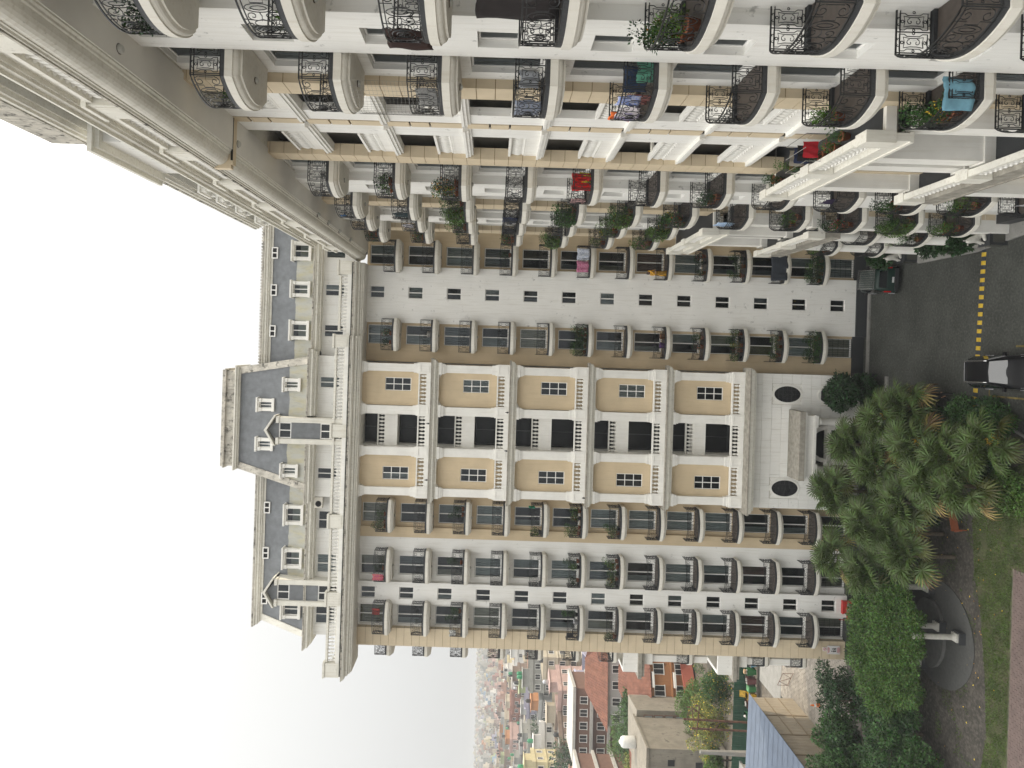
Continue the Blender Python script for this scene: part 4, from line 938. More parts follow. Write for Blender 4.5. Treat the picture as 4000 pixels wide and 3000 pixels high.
# poles
RUST = plain('rusty_pipe', (.09, .045, .03), .85, var=.5)
q = MB(); q.tube([(-38.4, 74.3, 0), (-38.2, 74.3, 8.0)], .11, 8); q.tube([(-39.3, 74.3, 0), (-39.15, 74.3, 7.1)], .11, 8)
po_ = q.build('twin_pole', RUST, label='pair of rusty brown pipe poles with crossarms behind the shed', cat='pole')
q = MB(); q.tube([(-38.2, 74.2, 7.0), (-36.9, 74.2, 7.2)], .05, 5); q.tube([(-39.6, 74.2, 6.6), (-36.7, 74.2, 6.4)], .06, 5); q.tube([(-38.2, 74.2, 5.4), (-36.9, 74.2, 7.2)], .045, 5); q.tube([(-38.3, 74.2, 4.2), (-39.4, 74.2, 4.9)], .05, 5)
q.tube([(-38.2, 74.2, 7.6)] + [(-38.2 + 1.1 * math.sin(t), 74.2, 6.9 + .8 * math.cos(t)) for t in (.4, .9, 1.4, 1.9)], .04, 5)
for (x, z) in ((-36.9, 7.4), (-37.3, 6.6), (-36.7, 6.6)): q.lathe([(.06, z), (.09, z + .08), (.05, z + .12), (.09, z + .2), (.04, z + .28)], 8, (x, 74.2))
q.build('crossarm', RUST, po_)
q = MB(); q.frustum((-40.75, -40.25, 72, 72.5), (-40.6, -40.3, 72.1, 72.4), 0, 6.8); q.build('concrete_pole', CONC, label='thick square concrete pole standing behind the blue roof', cat='pole')
q = MB(); q.box(-44.5, -41.4, 66, 72, .0, 2.6); o = q.build('outbuilding', CREAM, label='low cream outbuilding behind the shed and the concrete pole', cat='building')
MB().box(-44.7, -41.2, 65.8, 72.2, 2.602, 2.8).build('roof', CONC, o)

# ---------------------------------------------------------------- houses
WINM = {}
def win_pane(wd, h):
    k = (wd, h)
    if k not in WINM:
        q = MB(); q.box(-wd / 2, wd / 2, -.05, .05, 0, h)
        f = MB(); 
        for a in ((-wd / 2 - .08, -wd / 2, -.1, h), (wd / 2, wd / 2 + .08, -.1, h), (-.03, .03, 0, h)): f.box(a[0], a[1], -.1, .06, a[2], a[3])
        f.box(-wd / 2 - .08, wd / 2 + .08, -.1, .06, h, h + .08); f.box(-wd / 2 - .15, wd / 2 + .15, -.16, .06, -.1, 0)
        WINM[k] = (q.mesh('pane', DARK), f.mesh('window', FRAME))
    return WINM[k]
TANKM = [plain('black_tank', (.02, .02, .022), .5), plain('white_tank', (.6, .6, .58), .5), plain('steel_tank', (.45, .46, .48), .35, .6), plain('green_tank', (.02, .2, .09), .5)]
def tank_mesh(k):
    q = MB(); q.lathe([(.48, 0), (.55, .06), (.55, 1.2), (.45, 1.4), (.2, 1.5), (.16, 1.6)], 12); return q.mesh('water_tank', TANKM[k], True)
TK = [tank_mesh(i) for i in range(4)]
MATC = {}
def wallmat(c):
    c = tuple(round(v, 2) for v in c)
    if c not in MATC: MATC[c] = mat('house_wall', c, .85, .12, .5, streak=.3, streakcol=tuple(v * .5 for v in c), grime=.04, grimescale=.6)
    return MATC[c]
PAL = {'cream': (.48, .43, .34), 'pale yellow': (.50, .44, .27), 'pink': (.44, .31, .28), 'salmon': (.42, .26, .20), 'grey concrete': (.26, .255, .24), 'white': (.55, .54, .52), 'sky blue': (.17, .29, .42), 'brick red': (.27, .13, .10), 'lime green': (.34, .38, .22), 'beige': (.40, .35, .27), 'orange': (.42, .2, .09), 'lavender': (.31, .3, .38), 'brown': (.19, .135, .11), 'pale grey': (.38, .38, .37)}
def house(x, y, wd, dp, st, colname, rz, rng, label, windows=True, group='houses of the hazy town', fh=3.0, roofroom=None, tile=None, name='town_house', room=None, tanks=None):
    h = st * fh; m_ = wallmat(PAL[colname])
    e = empty(name, (x, y, 0), rz, label=label, cat='house', group=group)
    q = MB(); q.box(-wd / 2, wd / 2, -dp / 2, dp / 2, 0, h)
    for s in range(1, st + 1): q.box(-wd / 2 - .25, wd / 2 + .25, -dp / 2 - .35, dp / 2 + .2, s * fh - .12, s * fh + .05)
    o = q.build('wall', m_); o.parent = e
    if tile:
        q = MB(); ov = .8; q.add([(-wd / 2 - ov, -dp / 2 - ov, h), (wd / 2 + ov, -dp / 2 - ov, h), (wd / 2 + ov, dp / 2 + ov, h), (-wd / 2 - ov, dp / 2 + ov, h), (-wd / 5, 0, h + tile), (wd / 5, 0, h + tile)], [(0, 1, 5, 4), (1, 2, 5), (2, 3, 4, 5), (3, 0, 4), (3, 2, 1, 0)]); o = q.build('roof', TILE); o.parent = e
        q = MB(); W_, D_ = wd / 2 + ov, dp / 2 + ov; nn2 = int(2 * W_ / .45)
        for i in range(nn2 + 1):
            x_ = -W_ + i * 2 * W_ / nn2; t = min(1, (W_ - abs(x_)) / (W_ - wd / 5)) ; q.tube([(x_, -D_, h + .05), (x_, -D_ * (1 - t), h + tile * t + .05)], .07, 4)
        nn3 = int(2 * D_ / .45)
        for i in range(1, nn3):
            y_ = -D_ + i * 2 * D_ / nn3; t = 1 - abs(y_) / D_; q.tube([(W_, y_, h + .05), (W_ - (W_ - wd / 5) * t, y_, h + tile * t + .05)], .07, 4)
        o2 = q.build('tile_row', TILE, kind='stuff'); o2.parent = o
    else:
        q = MB()
        for (a, b, c, d) in ((-wd / 2 - .2, wd / 2 + .2, -dp / 2 - .3, -dp / 2 - .12), (-wd / 2 - .2, wd / 2 + .2, dp / 2, dp / 2 + .15), (-wd / 2 - .2, -wd / 2, -dp / 2 - .1, dp / 2), (wd / 2, wd / 2 + .2, -dp / 2 - .1, dp / 2)): q.box(a, b, c, d, h + .06, h + .9)
        o = q.build('parapet', m_); o.parent = e
        q = MB(); q.box(-wd / 2, wd / 2, -dp / 2 - .1, dp / 2, h + .052, h + .07); o = q.build('roof', CONC); o.parent = e
        if (room if room is not None else rng.random() < .75) or roofroom:
            c2 = wallmat(PAL[roofroom or rng.choice(list(PAL))]) if rng.random() < .5 or roofroom else m_
            a = rng.choice([-1, 1]) * wd * .18; q = MB(); q.box(a - wd * .22, a + wd * .22, -dp * .1, dp * .42, h + .07, h + 2.6); q.box(a - wd * .26, a + wd * .26, -dp * .16, dp * .45, h + 2.6, h + 2.75); o = q.build('roof_room', c2); o.parent = e
            zt = h + 2.75; xt = a
        else: zt = h + .07; xt = rng.uniform(-.3, .3) * wd
        for _ in range(rng.choice([0, 1, 1, 2]) if tanks is None else tanks):
            inst('water_tank', TK[rng.choice([0, 0, 0, 1, 2, 3])], (xt + rng.uniform(-.1, .1) * wd, rng.uniform(0, .3) * dp, zt + .002), 0, e, local=True)
    if windows:
        nw = max(2, int(wd / 2.6)); ww = 1.25; 
        g, f = win_pane(ww, 1.35)
        for s in range(st):
            for i in range(nw):
                xx = -wd / 2 + (i + .5) * wd / nw
                o = inst('window', f, (xx, -dp / 2 - .03, s * fh + 1.0), 0, e, local=True)
                if y < 260: inst('pane', g, parent=o, local=True)
                else: inst('pane', g, parent=o, local=True)
            nd = max(1, int(dp / 3.2))
            if y < 240:
                for i in range(nd):
                    o = inst('window', f, (wd / 2 + .03, -dp / 2 + (i + .5) * dp / nd, s * fh + 1.0), math.pi / 2, e, local=True); inst('pane', g, parent=o, local=True)
    return e
rh = random.Random(21)
# orange brick house by the yard
e = house(-47.3, 103, 11, 10, 2, 'orange', R(24), rh, 'orange brick house with white window hoods and a tiled roof beyond the flowering bushes', tile=2.2, group=None, name='brick_house')
q = MB()
for xx in (-3.6, 0, 3.6):
    for z in (2.45, 5.45): q.box(xx - 1.0, xx + 1.0, -5.75, -5.0, z, z + .3)
q.build('window_hood', FRAME, None).parent = e
house(-58, 100, 10, 11, 2, 'orange', R(24), rh, 'orange tiled house half hidden behind the stained concrete walls', tile=2.0, group=None, name='brick_house')
house(-61, 134, 14, 12, 2, 'pale grey', R(8), rh, 'large house under a broad terracotta hipped roof, third back from the yard', tile=3.2, group=None, name='tiled_house', fh=3.3)
house(-57, 124, 9, 7, 1, 'cream', R(8), rh, 'low cream house with a pitched terracotta roof in front of the broad hipped roof', tile=1.8, group=None, name='tiled_house', fh=3.6)
q = MB(); 
def bandh(x, y, wd, dp, h, label):
    e = empty('office_block', (x, y, 0), R(5), label=label, cat='building')
    MB().box(-wd / 2, wd / 2, -dp / 2, dp / 2, 0, h).build('wall', BROWN).parent = e
    for z in (h, h - 3.4, h - 6.8):
        if z > 1:
            o = MB().box(-wd / 2 - .5, wd / 2 + .5, -dp / 2 - .7, dp / 2 + .3, z - .0, z + .55).build('roof_slab' if z == h else 'floor_slab', wallmat((.42, .41, .38))); o.parent = e
    g, f = win_pane(1.25, 1.35)
    for z in (h - 2.3, h - 5.7):
        for i in range(int(wd / 2.4)): o = inst('window', f, (-wd / 2 + 1.2 + i * 2.4, -dp / 2 - .03, z), 0, e, local=True); inst('pane', g, parent=o, local=True)
bandh(-73, 143, 13, 9, 10.8, 'brown office block with thick white roof bands and rows of windows')
bandh(-82, 128, 14, 9, 11.2, 'second brown block with a white roof slab, left of the first and nearer')
# stained concrete ruin
e = empty('concrete_building', (-51.2, 87, 0), R(2), label='tall stained grey concrete building with blank walls and small square openings', cat='building')
q = MB(); q.box(-6, 4.2, -3, 5, 0, 9.2); q.box(-6.2, 4.4, -3.2, 5.2, 9.2, 9.5); o = q.build('wall', CONCOLD); o.parent = e
me = MB().box(-.35, .35, -.04, .04, -.4, .4).mesh('opening', DARK)
for (x, z) in ((2.6, 6.5), (-1.2, 4.0), (2.4, 3.2), (-3.8, 7.6), (-3.9, 2.5), (.3, 1.8)): inst('opening', me, (x, -3.03, z), 0, e, local=True)
e = empty('unfinished_building', (-49.9, 93.5, 0), R(8), label='unfinished building with an open grid of window frames beside the stained concrete walls', cat='building')
q = MB(); q.box(-3.3, 3.3, -1.9, 4, 0, 9.0); q.build('wall', CONCOLD).parent = e
me = MB(); me.box(-.62, .62, -.1, .1, 0, .08); me.box(-.62, .62, -.1, .1, 1.1, 1.18); me.box(-.62, -.54, -.1, .1, .08, 1.1); me.box(.54, .62, -.1, .1, .08, 1.1); me.box(-.03, .03, -.1, .1, .08, 1.1); me = me.mesh('window_frame', BROWN)
mg = MB().box(-.54, .54, .0, .05, .08, 1.1).mesh('pane', plain('frosted_glass', (.3, .34, .35), .4))
for i in range(4):
    for j in range(4): o = inst('window_frame', me, (-2.2 + i * 1.45, -1.95, 2.9 + j * 1.35), 0, e, local=True); inst('pane', mg, parent=o, local=True)
inst('water_tank', TK[1], (-49.4, 90, 9.52), 0, None, label='white water tank on a stand above the stained concrete building', cat='water tank', scale=(1.3, 1.3, 1.3))
q = MB(); q.add([(-36, 106, 0), (-50, 92.5, 0), (-50, 92.5, 1.6), (-36, 106, 1.6), (-36.3, 106.2, 0), (-50.3, 92.7, 0), (-50.3, 92.7, 1.6), (-36.3, 106.2, 1.6)], [(0, 1, 2, 3), (7, 6, 5, 4), (3, 2, 6, 7), (0, 3, 7, 4), (1, 5, 6, 2)])
q.build('compound_wall', wallmat((.33, .10, .07)), label='long red compound wall in front of the orange brick house', cat='wall')
# town wedge
used_l = set(); lastc = ['cream']
def lab(cn, st, wd, y, xr, room, tanks):
    a = 'narrow ' if wd < 7.4 else 'wide ' if wd > 9.6 else ''
    f = {(1, 0): 'with rooftop room', (1, 1): 'with roof room, tank', (1, 2): 'with roof room, two tanks', (0, 0): 'with bare flat roof', (0, 1): 'with one roof tank', (0, 2): 'with two roof tanks'}[(int(room), tanks)]
    near = 'first rows' if y < 170 else 'near rows' if y < 230 else 'middle rows' if y < 320 else 'far rows' if y < 430 else 'hazy rows'
    side = 'right edge' if xr < .25 else 'right of centre' if xr < .5 else 'left of centre' if xr < .75 else 'left edge'
    n_ = ['', 'one', 'two', 'three', 'four', 'five'][st]
    for ext in ('', ', by %s one' % lastc[0].split()[-1], ', turned aside', ', set back'):
        L_ = f'{a}{cn} {n_}-storey house {f}, {near}, {side}{ext}'
        if L_ not in used_l: break
    used_l.add(L_); lastc[0] = cn; return L_
q = MB(); q.add([(-1400, 600, -.25), (200, 600, -.25), (200, 1500, 31), (-1400, 1500, 31), (-1400, 2300, 20), (200, 2300, 20)], [(0, 1, 2, 3), (3, 2, 5, 4)]); q.build('hills', SOIL, kind='structure')
def gz(y): return max(0, (y - 600) * 31.25 / 900 - .3)
Y = 118; cnt = 0; pal = list(PAL); far = []
while Y < 1500:
    x0, x1 = -.40 * Y - 4, -.66 * Y
    x = x0
    while x > x1:
        wd = rh.uniform(6, 11); dp = rh.uniform(7, 10); st = rh.choice([2, 3, 3, 3, 4, 4, 5]) if Y > 170 else rh.choice([1, 2, 2, 3])
        xc = x - wd / 2; yc = Y + rh.uniform(-4, 4)
        blocked = (Y < 150 and -92 < xc < -48) or rh.random() < .16
        if not blocked:
            cn = rh.choice(pal + ['grey concrete', 'beige', 'cream', 'pale grey', 'grey concrete', 'brown', 'cream', 'pale grey', 'grey concrete', 'cream', 'beige', 'grey concrete', 'pink', 'grey concrete', 'pale grey', 'white', 'brick red', 'pale grey', 'beige'])
            rz = rh.uniform(-.5, .5)
            if cnt < 235:
                rm, tk = rh.random() < .72, rh.choice([0, 1, 1, 2]); house(xc, yc, wd, dp, st, cn, rz, rh, lab(cn, st, wd, Y, (x0 - xc) / (x0 - x1 + .01), rm, tk), room=rm, tanks=tk); cnt += 1
            else: far.append((xc, yc, wd, dp, min(st, 3 if Y > 1100 else 5) * 3.0, cn, rz))
        x -= wd + rh.uniform(.5, 2.5)
    Y += rh.uniform(11, 14) if Y < 500 else 14 + (Y - 500) * .02
fm = {}
for (xc, yc, wd, dp, h, cn, rz) in far:
    q = fm.setdefault(cn, MB()); c, s2 = math.cos(rz), math.sin(rz)
    def rot(bx):
        x0, x1, y0, y1, z0, z1 = bx; b = len(q.v)
        pts = [(x0, y0, z0), (x1, y0, z0), (x1, y1, z0), (x0, y1, z0), (x0, y0, z1), (x1, y0, z1), (x1, y1, z1), (x0, y1, z1)]
        q.v += [(xc + c * x - s2 * y, yc + s2 * x + c * y, z + gz(yc)) for x, y, z in pts]
        for f in [(4, 5, 6, 7), (0, 1, 5, 4), (1, 2, 6, 5), (2, 3, 7, 6), (3, 0, 4, 7)]: q.f.append(tuple(b + i for i in f)); q.mi.append(q.k)
    h = h * rh.uniform(.8, 1.2); q.k = 0
    rot((-wd / 2, wd / 2, -dp / 2, dp / 2, 0, h)); rot((-wd * .1, wd * .3, 0, dp * .4, h, h + 2.6))
    q.k = 1
    for s in range(int(h / 3)):
        for i in range(3): xx = -wd / 2 + (i + .5) * wd / 3; rot((xx - .6, xx + .6, -dp / 2 - .05, -dp / 2 + .05, s * 3 + 1, s * 3 + 2.3))
far_root = None
allv = MB(); mats_ = []
for cn, q in fm.items():
    b = len(allv.v); allv.v += q.v; allv.f += [tuple(b + i for i in f) for f in q.f]; k0 = len(mats_); mats_ += [wallmat(PAL[cn]), DARK]; allv.mi += [k0 + a for a in q.mi]
o = bpy.data.objects.new('distant_town', allv.mesh('distant_town', mats_, recalc=False)); COL.objects.link(o); tag(o, 'hazy far-off town of close-packed houses below the skyline', 'town', kind='stuff')

# ---------------------------------------------------------------- foliage
def leafcloud(mb, blobs, n, size, rng, up=.35, k=None):
    """leaf sized faces through several overlapping uneven clumps; blobs=(x,y,z,rx,ry,rz)"""
    tot = sum((b[3] * b[4] * b[5]) ** .67 for b in blobs)
    for b in blobs:
        m_ = int(n * (b[3] * b[4] * b[5]) ** .67 / tot)
        for _ in range(m_):
            v = Vector((rng.gauss(0, 1), rng.gauss(0, 1), rng.gauss(0, 1))).normalized()
            r_ = rng.random() ** .33 if rng.random() < .35 else rng.uniform(.78, 1.04)
            bumpy = 1 + .45 * mnoise.noise(Vector((v.x * 2.2 + b[0], v.y * 2.2 + b[1], v.z * 2.2 + b[2])))
            r_ *= bumpy
            p = Vector((b[0] + v.x * b[3] * r_, b[1] + v.y * b[4] * r_, b[2] + v.z * b[5] * r_))
            if p.z < .08: continue
            d = (v + Vector((rng.uniform(-1, 1), rng.uniform(-1, 1), rng.uniform(-.8, .8)))).normalized()
            nrm = (v * .6 + Vector((rng.uniform(-1, 1), rng.uniform(-1, 1), up + rng.random()))).normalized()
            s_v = d.cross(nrm)
            if s_v.length < .1: continue
            s_v.normalize(); L_ = size * rng.uniform(.6, 1.3); W_ = L_ * .28
            q = len(mb.v); a = p; c = p + d * L_; m1 = p + d * L_ * .45 + s_v * W_ - nrm * 0; m2 = p + d * L_ * .45 - s_v * W_
            mb.v += [tuple(a), tuple(m1), tuple(c), tuple(m2)]; mb.f.append((q, q + 1, q + 2, q + 3)); mb.mi.append(mb.k if k is None else k)
def tree(name, x, y, h, blobs, n, size, mt, label, cat='tree', trunk=.12, group=None, seed=0, limbs=5, crown='crown', dots=None):
    rg_ = random.Random(seed + int(abs(x) * 13 + abs(y) * 7)); e = empty(name, (x, y, 0), label=label, cat=cat, group=group)
    q = MB(); top = (x + rg_.uniform(-.2, .2), y, h * .7); q.tube([(x, y, 0), (x + rg_.uniform(-.1, .1), y, h * .35), top], trunk, 7, r1=trunk * .5)
    for b in (blobs * 3)[:limbs]: q.tube([(x, y, h * .35), ((x + b[0]) / 2, (y + b[1]) / 2, (h * .35 + b[2]) / 2 + .2), (b[0] + rg_.uniform(-.3, .3), b[1], b[2])], trunk * .45, 5, r1=trunk * .12)
    q.build('trunk', BARK, e)
    q = MB(); leafcloud(q, blobs, n, size, rg_)
    ms_ = [mt]
    if dots:
        q.k = 1; leafcloud(q, blobs, dots[1], size * 1.0, rg_, 1.); ms_.append(dots[0])
    o = bpy.data.objects.new(crown, q.mesh(crown, ms_, recalc=False)); COL.objects.link(o); setp(o, e); return e
rt = random.Random(31)
def mk2(x, y, z, r, n, fl=.8): return [(x + rt.gauss(0, .5) * r, y + rt.gauss(0, .4) * r, z + rt.uniform(-.75, .6) * r * fl, r * rt.uniform(.16, .38), r * rt.uniform(.16, .38), r * rt.uniform(.12, .26)) for _ in range(n)]
def mk(x, y, z, r, n=5, sp=.55, fl=.75):
    return [(x + rt.uniform(-1, 1) * r * sp, y + rt.uniform(-1, 1) * r * sp, z + rt.uniform(-.6, .5) * r * sp * fl, r * rt.uniform(.5, .75), r * rt.uniform(.5, .75), r * rt.uniform(.42, .6) * fl) for _ in range(n)]
# pergola with columns and the light green climber spilling over it
pe = empty('pergola', (-17.6, 45.6, 0), label='round garden pavilion with white columns almost covered by a light green climber', cat='pergola')
q = MB(); q.prism([(-17.3 + 3.35 * math.cos(i * math.pi / 16), 45.4 + 3.35 * math.sin(i * math.pi / 16)) for i in range(32)], .062, .12); q.build('paved_circle', mat('grey_terrazzo', (.07, .07, .067), .8, .12, 6., .2, 30), pe)
q = MB(); q.prism([(-17.6 + 2.2 * math.cos(i * math.pi / 12), 46.2 + 1.6 * math.sin(i * math.pi / 12)) for i in range(24)], .122, .34); q.build('inner_step', mat('dark_step', (.1, .1, .095), .85, .15, 3.), pe)
for (x, y) in ((-16.7, 43.15), (-16.75, 45.0), (-19.7, 46.7), (-14.7, 46.2), (-18.0, 48.2)):
    q = MB(); q.box(x - .35, x + .35, y - .35, y + .35, .12, .5); o = q.build('column_plinth', GRANITE, pe)
    q = MB(); q.box(x - .26, x + .26, y - .26, y + .26, .502, .62); q.lathe([(.24, .62), (.2, .72), (.17, .8), (.165, 2.0), (.15, 3.0), (.2, 3.1)], 14, (x, y)); q.build('column', STONE, o)
q = MB()
q.tube([(-17.6 + 2.2 * math.cos(i * math.pi / 12), 46.6 + 2.0 * math.sin(i * math.pi / 12), 3.0) for i in range(24)], .08, 5, True); q.build('ring_beam', WHITE2, pe)
VB = [(-16.7, 43.1, 3.0, .5, .45, .5), (-17.6, 43.2, 3.0, .7, .5, .4), (-15.9, 43.3, 3.0, .6, .5, .4), (-16.8, 43.9, 3.05, 1.2, .9, .55), (-18.6, 44.0, 3.0, 1.1, .8, .6), (-15.0, 44.6, 3.0, .9, .8, .6), (-17.6, 43.6, 2.7, .7, .5, .5), (-20.9, 44.6, 2.2, .8, .6, .7), (-15.9, 43.9, 2.4, .5, .4, .5), (-15.0, 47.2, 3.3, 1.5, 1.3, .9), (-16.8, 45.6, 3.4, 1.6, 1.3, .8), (-19.4, 45.2, 3.3, 1.7, 1.4, .8), (-17.9, 44.6, 3.2, 1.6, 1.1, .6), (-21.2, 46.2, 3.1, 1.5, 1.4, 1.0), (-15.2, 45.2, 3.1, 1.2, 1.2, .8), (-20.4, 44.4, 2.8, 1.3, 1.0, .8), (-15.3, 48.1, 3.2, 1.7, 1.5, 1.0), (-17.2, 47.6, 3.3, 1.9, 1.7, 1.1), (-20.1, 47.9, 3.2, 1.9, 1.6, 1.1), (-20.3, 46.0, 3.0, 1.7, 1.5, 1.1), (-21.8, 46.6, 2.9, 1.6, 1.4, 1.2), (-15.9, 45.4, 3.1, 1.5, 1.3, .9), (-18.3, 46.0, 3.2, 1.7, 1.4, .9), (-16.6, 48.6, 2.6, 2.0, 1.2, 1.4), (-21.2, 48.2, 2.3, 1.8, 1.3, 1.5), (-19, 48.9, 2.6, 2.0, 1.2, 1.5)]
tree('climber', -18, 48.6, 3.6, VB, 62000, .135, LEAFL, 'light green bushy climber spread over the white pergola columns', cat='climber', trunk=.1, seed=1, dots=(LEAF, 26000))
# garden trees at the left
tree('garden_tree', -24.4, 50.9, 5.0, mk2(-24.5, 51.1, 3.6, 2.3, 26), 8000, .17, LEAFD, 'airy dark green tree between the climber and the paved yard', seed=2, limbs=16)
tree('garden_tree', -27.6, 50.4, 5.6, mk2(-27.6, 50.6, 3.6, 2.9, 34), 15000, .2, LEAF, 'broad leafy tree in front of the tan shed wall', seed=3, limbs=16)
tree('garden_tree', -24.6, 46.8, 4.4, mk2(-24.6, 46.8, 2.6, 2.3, 30), 10000, .15, LEAFD, 'low rounded tree beside the garden soil, below the airy tree', seed=4, limbs=14)
tree('garden_tree', -26.6, 44.8, 4.6, mk2(-26.3, 45.0, 2.6, 2.9, 44), 18000, .15, LEAF, 'dense fine-leaved tree at the lawn side, lowest of the garden trees', seed=5, limbs=18)
tree('garden_tree', -30.8, 50.0, 4.6, mk2(-30.6, 50.4, 3.0, 2.6, 26), 9000, .18, LEAFD, 'dark tree at the very edge of the view by the shed', seed=6, limbs=12)
# shrubs right of the palms
SHR = [(-3.6, 44.6, 1.1, LEAFD, 'dark shrub by the drive where a person walks past'), (-3.6, 42.4, .95, LEAF, 'mid green shrub beside the black car'), (-3.7, 40.3, .8, LEAF, 'shrub at the kerb, nearest the windscreen of the black car'), (-5.0, 40.0, .9, LEAFD, 'dark shrub between the lawn and the kerb'), (-6.9, 39.2, .85, LEAFL, 'bright green shrub standing on the lawn edge'), (-4.2, 43.2, 1.0, LEAFD, 'dark rounded shrub inside the kerb planting'), (-3.3, 41.4, .6, LEAFD, 'small dark shrub tight against the kerb'), (-4.0, 41.2, .95, LEAF, 'leafy shrub in the middle of the kerb planting'), (-2.9, 46.6, 1.2, LEAFY, 'yellowish shrub under the fan palms by the drive')]
for i, (x, y, z, mt, lb) in enumerate(SHR):
    tree('shrub', x, y, 1.8, mk(x, y, z, 1.35, 5), 4200, .15, mt, lb, cat='shrub', trunk=.05, group='shrubs along the kerb', seed=10 + i, limbs=4, crown='foliage')
# yellow flowered bushes behind the fence
tree('flowering_bush', -41.5, 80, 5.4, mk2(-41.6, 80, 3.6, 3.0, 30), 12000, .17, LEAFY, 'tall bush speckled with yellow flowers behind the green fence', cat='bush', seed=20, dots=(FLY, 900))
tree('flowering_bush', -37.6, 80, 4.4, mk2(-37.4, 80, 3.0, 2.6, 30), 11000, .17, LEAF, 'green bush with a few yellow flowers behind the fence, nearer the tall building', cat='bush', seed=21, dots=(FLY, 500))
tree('bright_bush', -45.6, 80, 4.2, mk(-45.8, 80, 3.0, 1.8, 5), 5000, .26, LEAFL, 'rounded bright green bush behind the fence beside the concrete pole', cat='bush', seed=22)
tree('small_tree', -36.5, 92, 4.5, mk(-36.5, 92, 3, 2.8, 6), 5000, .3, LEAFL, 'light green tree at the corner of the red compound wall', seed=23)
tree('small_tree', -56, 112, 7, mk(-56, 112, 5.0, 3.4, 7), 6000, .4, LEAF, 'leafy tree between the tiled houses', seed=24)
tree('small_tree', -66, 110, 7, mk(-66, 110, 4.6, 3.6, 7), 5000, .4, LEAFY, 'sparse yellowish tree left of the tiled houses', seed=25)
tree('small_tree', -42.5, 88, 5.5, mk2(-42.6, 88, 3.6, 3.2, 26), 8000, .2, LEAFL, 'feathery light green tree over the yard behind the concrete walls', seed=27, limbs=10)
tree('small_tree', -62, 118, 7, mk2(-62, 118, 4.4, 4, 26), 6000, .3, LEAF, 'loose green tree before the brown office blocks', seed=28, limbs=10)
tree('small_tree', -68, 124, 7, mk2(-68, 124, 4.0, 4, 26), 6000, .3, LEAFL, 'light loose tree at the foot of the first office block', seed=29, limbs=10)
tree('small_tree', -50, 117, 6, mk(-49.6, 118, 4.2, 3.2, 6), 5000, .4, LEAFD, 'dark tree in front of the broad terracotta roof', seed=26)
ORDN = ['nearest', 'second', 'third', 'fourth', 'fifth', 'sixth', 'seventh', 'eighth', 'ninth', 'tenth', 'eleventh', 'twelfth', 'thirteenth', 'fourteenth', 'fifteenth', 'sixteenth', 'seventeenth', 'eighteenth', 'nineteenth', 'twentieth', 'twenty-first', 'twenty-second', 'twenty-third', 'twenty-fourth', 'twenty-fifth', 'twenty-sixth']
for i in range(26):
    y = 170 + i * 17 + rt.uniform(-8, 8); x = -y * rt.uniform(.41, .62); r_ = rt.uniform(3.5, 7)
    tree('town_tree', x, y, r_ * 1.9, mk(x, y, r_ * 1.35, r_, 4), 700, 1.0 if y > 400 else .75, LEAFD, f'dark {["round","broad","spreading","tall","low"][i % 5]} tree {ORDN[i]} tree outward into the town', trunk=.3, group='trees among the town houses', seed=40 + i, limbs=2)
# potted round shrubs at the portico and the wing
def topiary(x, y, z, r, lb, n=9000, pot=.75):
    e = empty('potted_shrub', (x, y, 0), label=lb, cat='shrub', group='large potted shrubs by the entrances')
    q = MB(); q.frustum((x - .35, x + .35, y - .35, y + .35), (x - .48, x + .48, y - .48, y + .48), 0.1, pot); q.build('pot', GRANITE, e)
    q = MB(); q.tube([(x, y, pot), (x, y, z)], .06, 6); q.build('stem', BARK, e)
    q = MB(); leafcloud(q, mk(x, y, z, r, 5, .4, 1.), n, .26, rt); o = bpy.data.objects.new('foliage', q.mesh('foliage', LEAFD, recalc=False)); COL.objects.link(o); setp(o, e)
topiary(-2.75, 53.6, 2.9, 1.55, 'large dark rounded shrub in a square pot to the right of the entrance portico', 8000)
topiary(-2.2, 53.3, 1.5, 1.2, 'lower dark shrub in a pot at the foot of the tall rounded one', 4000)
topiary(-10.3, 53.4, 3.0, 1.4, 'dark rounded shrub left of the portico, partly behind the palms', 6000)
topiary(7.75, 50.6, 2.0, 1.1, 'dark spiky shrub in a pot beside the white column of the wing', 6000)
topiary(7.5, 42.6, 1.5, .9, 'spiky shrub between the two stone lions of the wing entrance', 4500)
topiary(7.5, 44.6, 1.8, 1.0, 'smaller dark potted shrub tucked behind the lion of the wing entrance', 3500)
for i, (x, y, z) in enumerate(((-8.2, 47.5, 1.6), (-10.2, 49.4, 1.8), (-12.6, 47.6, 1.5), (-6.0, 45.0, 1.3), (-4.6, 47.8, 1.4), (-12.0, 50.2, 1.8), (-7.4, 50.2, 1.6), (-6.2, 42.6, 1.0), (-9.6, 45.6, 1.3))):
    tree('undergrowth', x, y, 2.2, mk2(x, y, z, 1.7, 14), 3600, .17, LEAFD, f'dark leafy undergrowth beneath the fan palms, {["centre", "by the portico", "near the climber", "above the lawn", "at the kerb side", "against the balconies", "before the doorway", "lowest, by the lawn", "behind the bench"][i]}', cat='undergrowth', trunk=.04, group='undergrowth beneath the palms', seed=80 + i, limbs=4, crown='foliage')
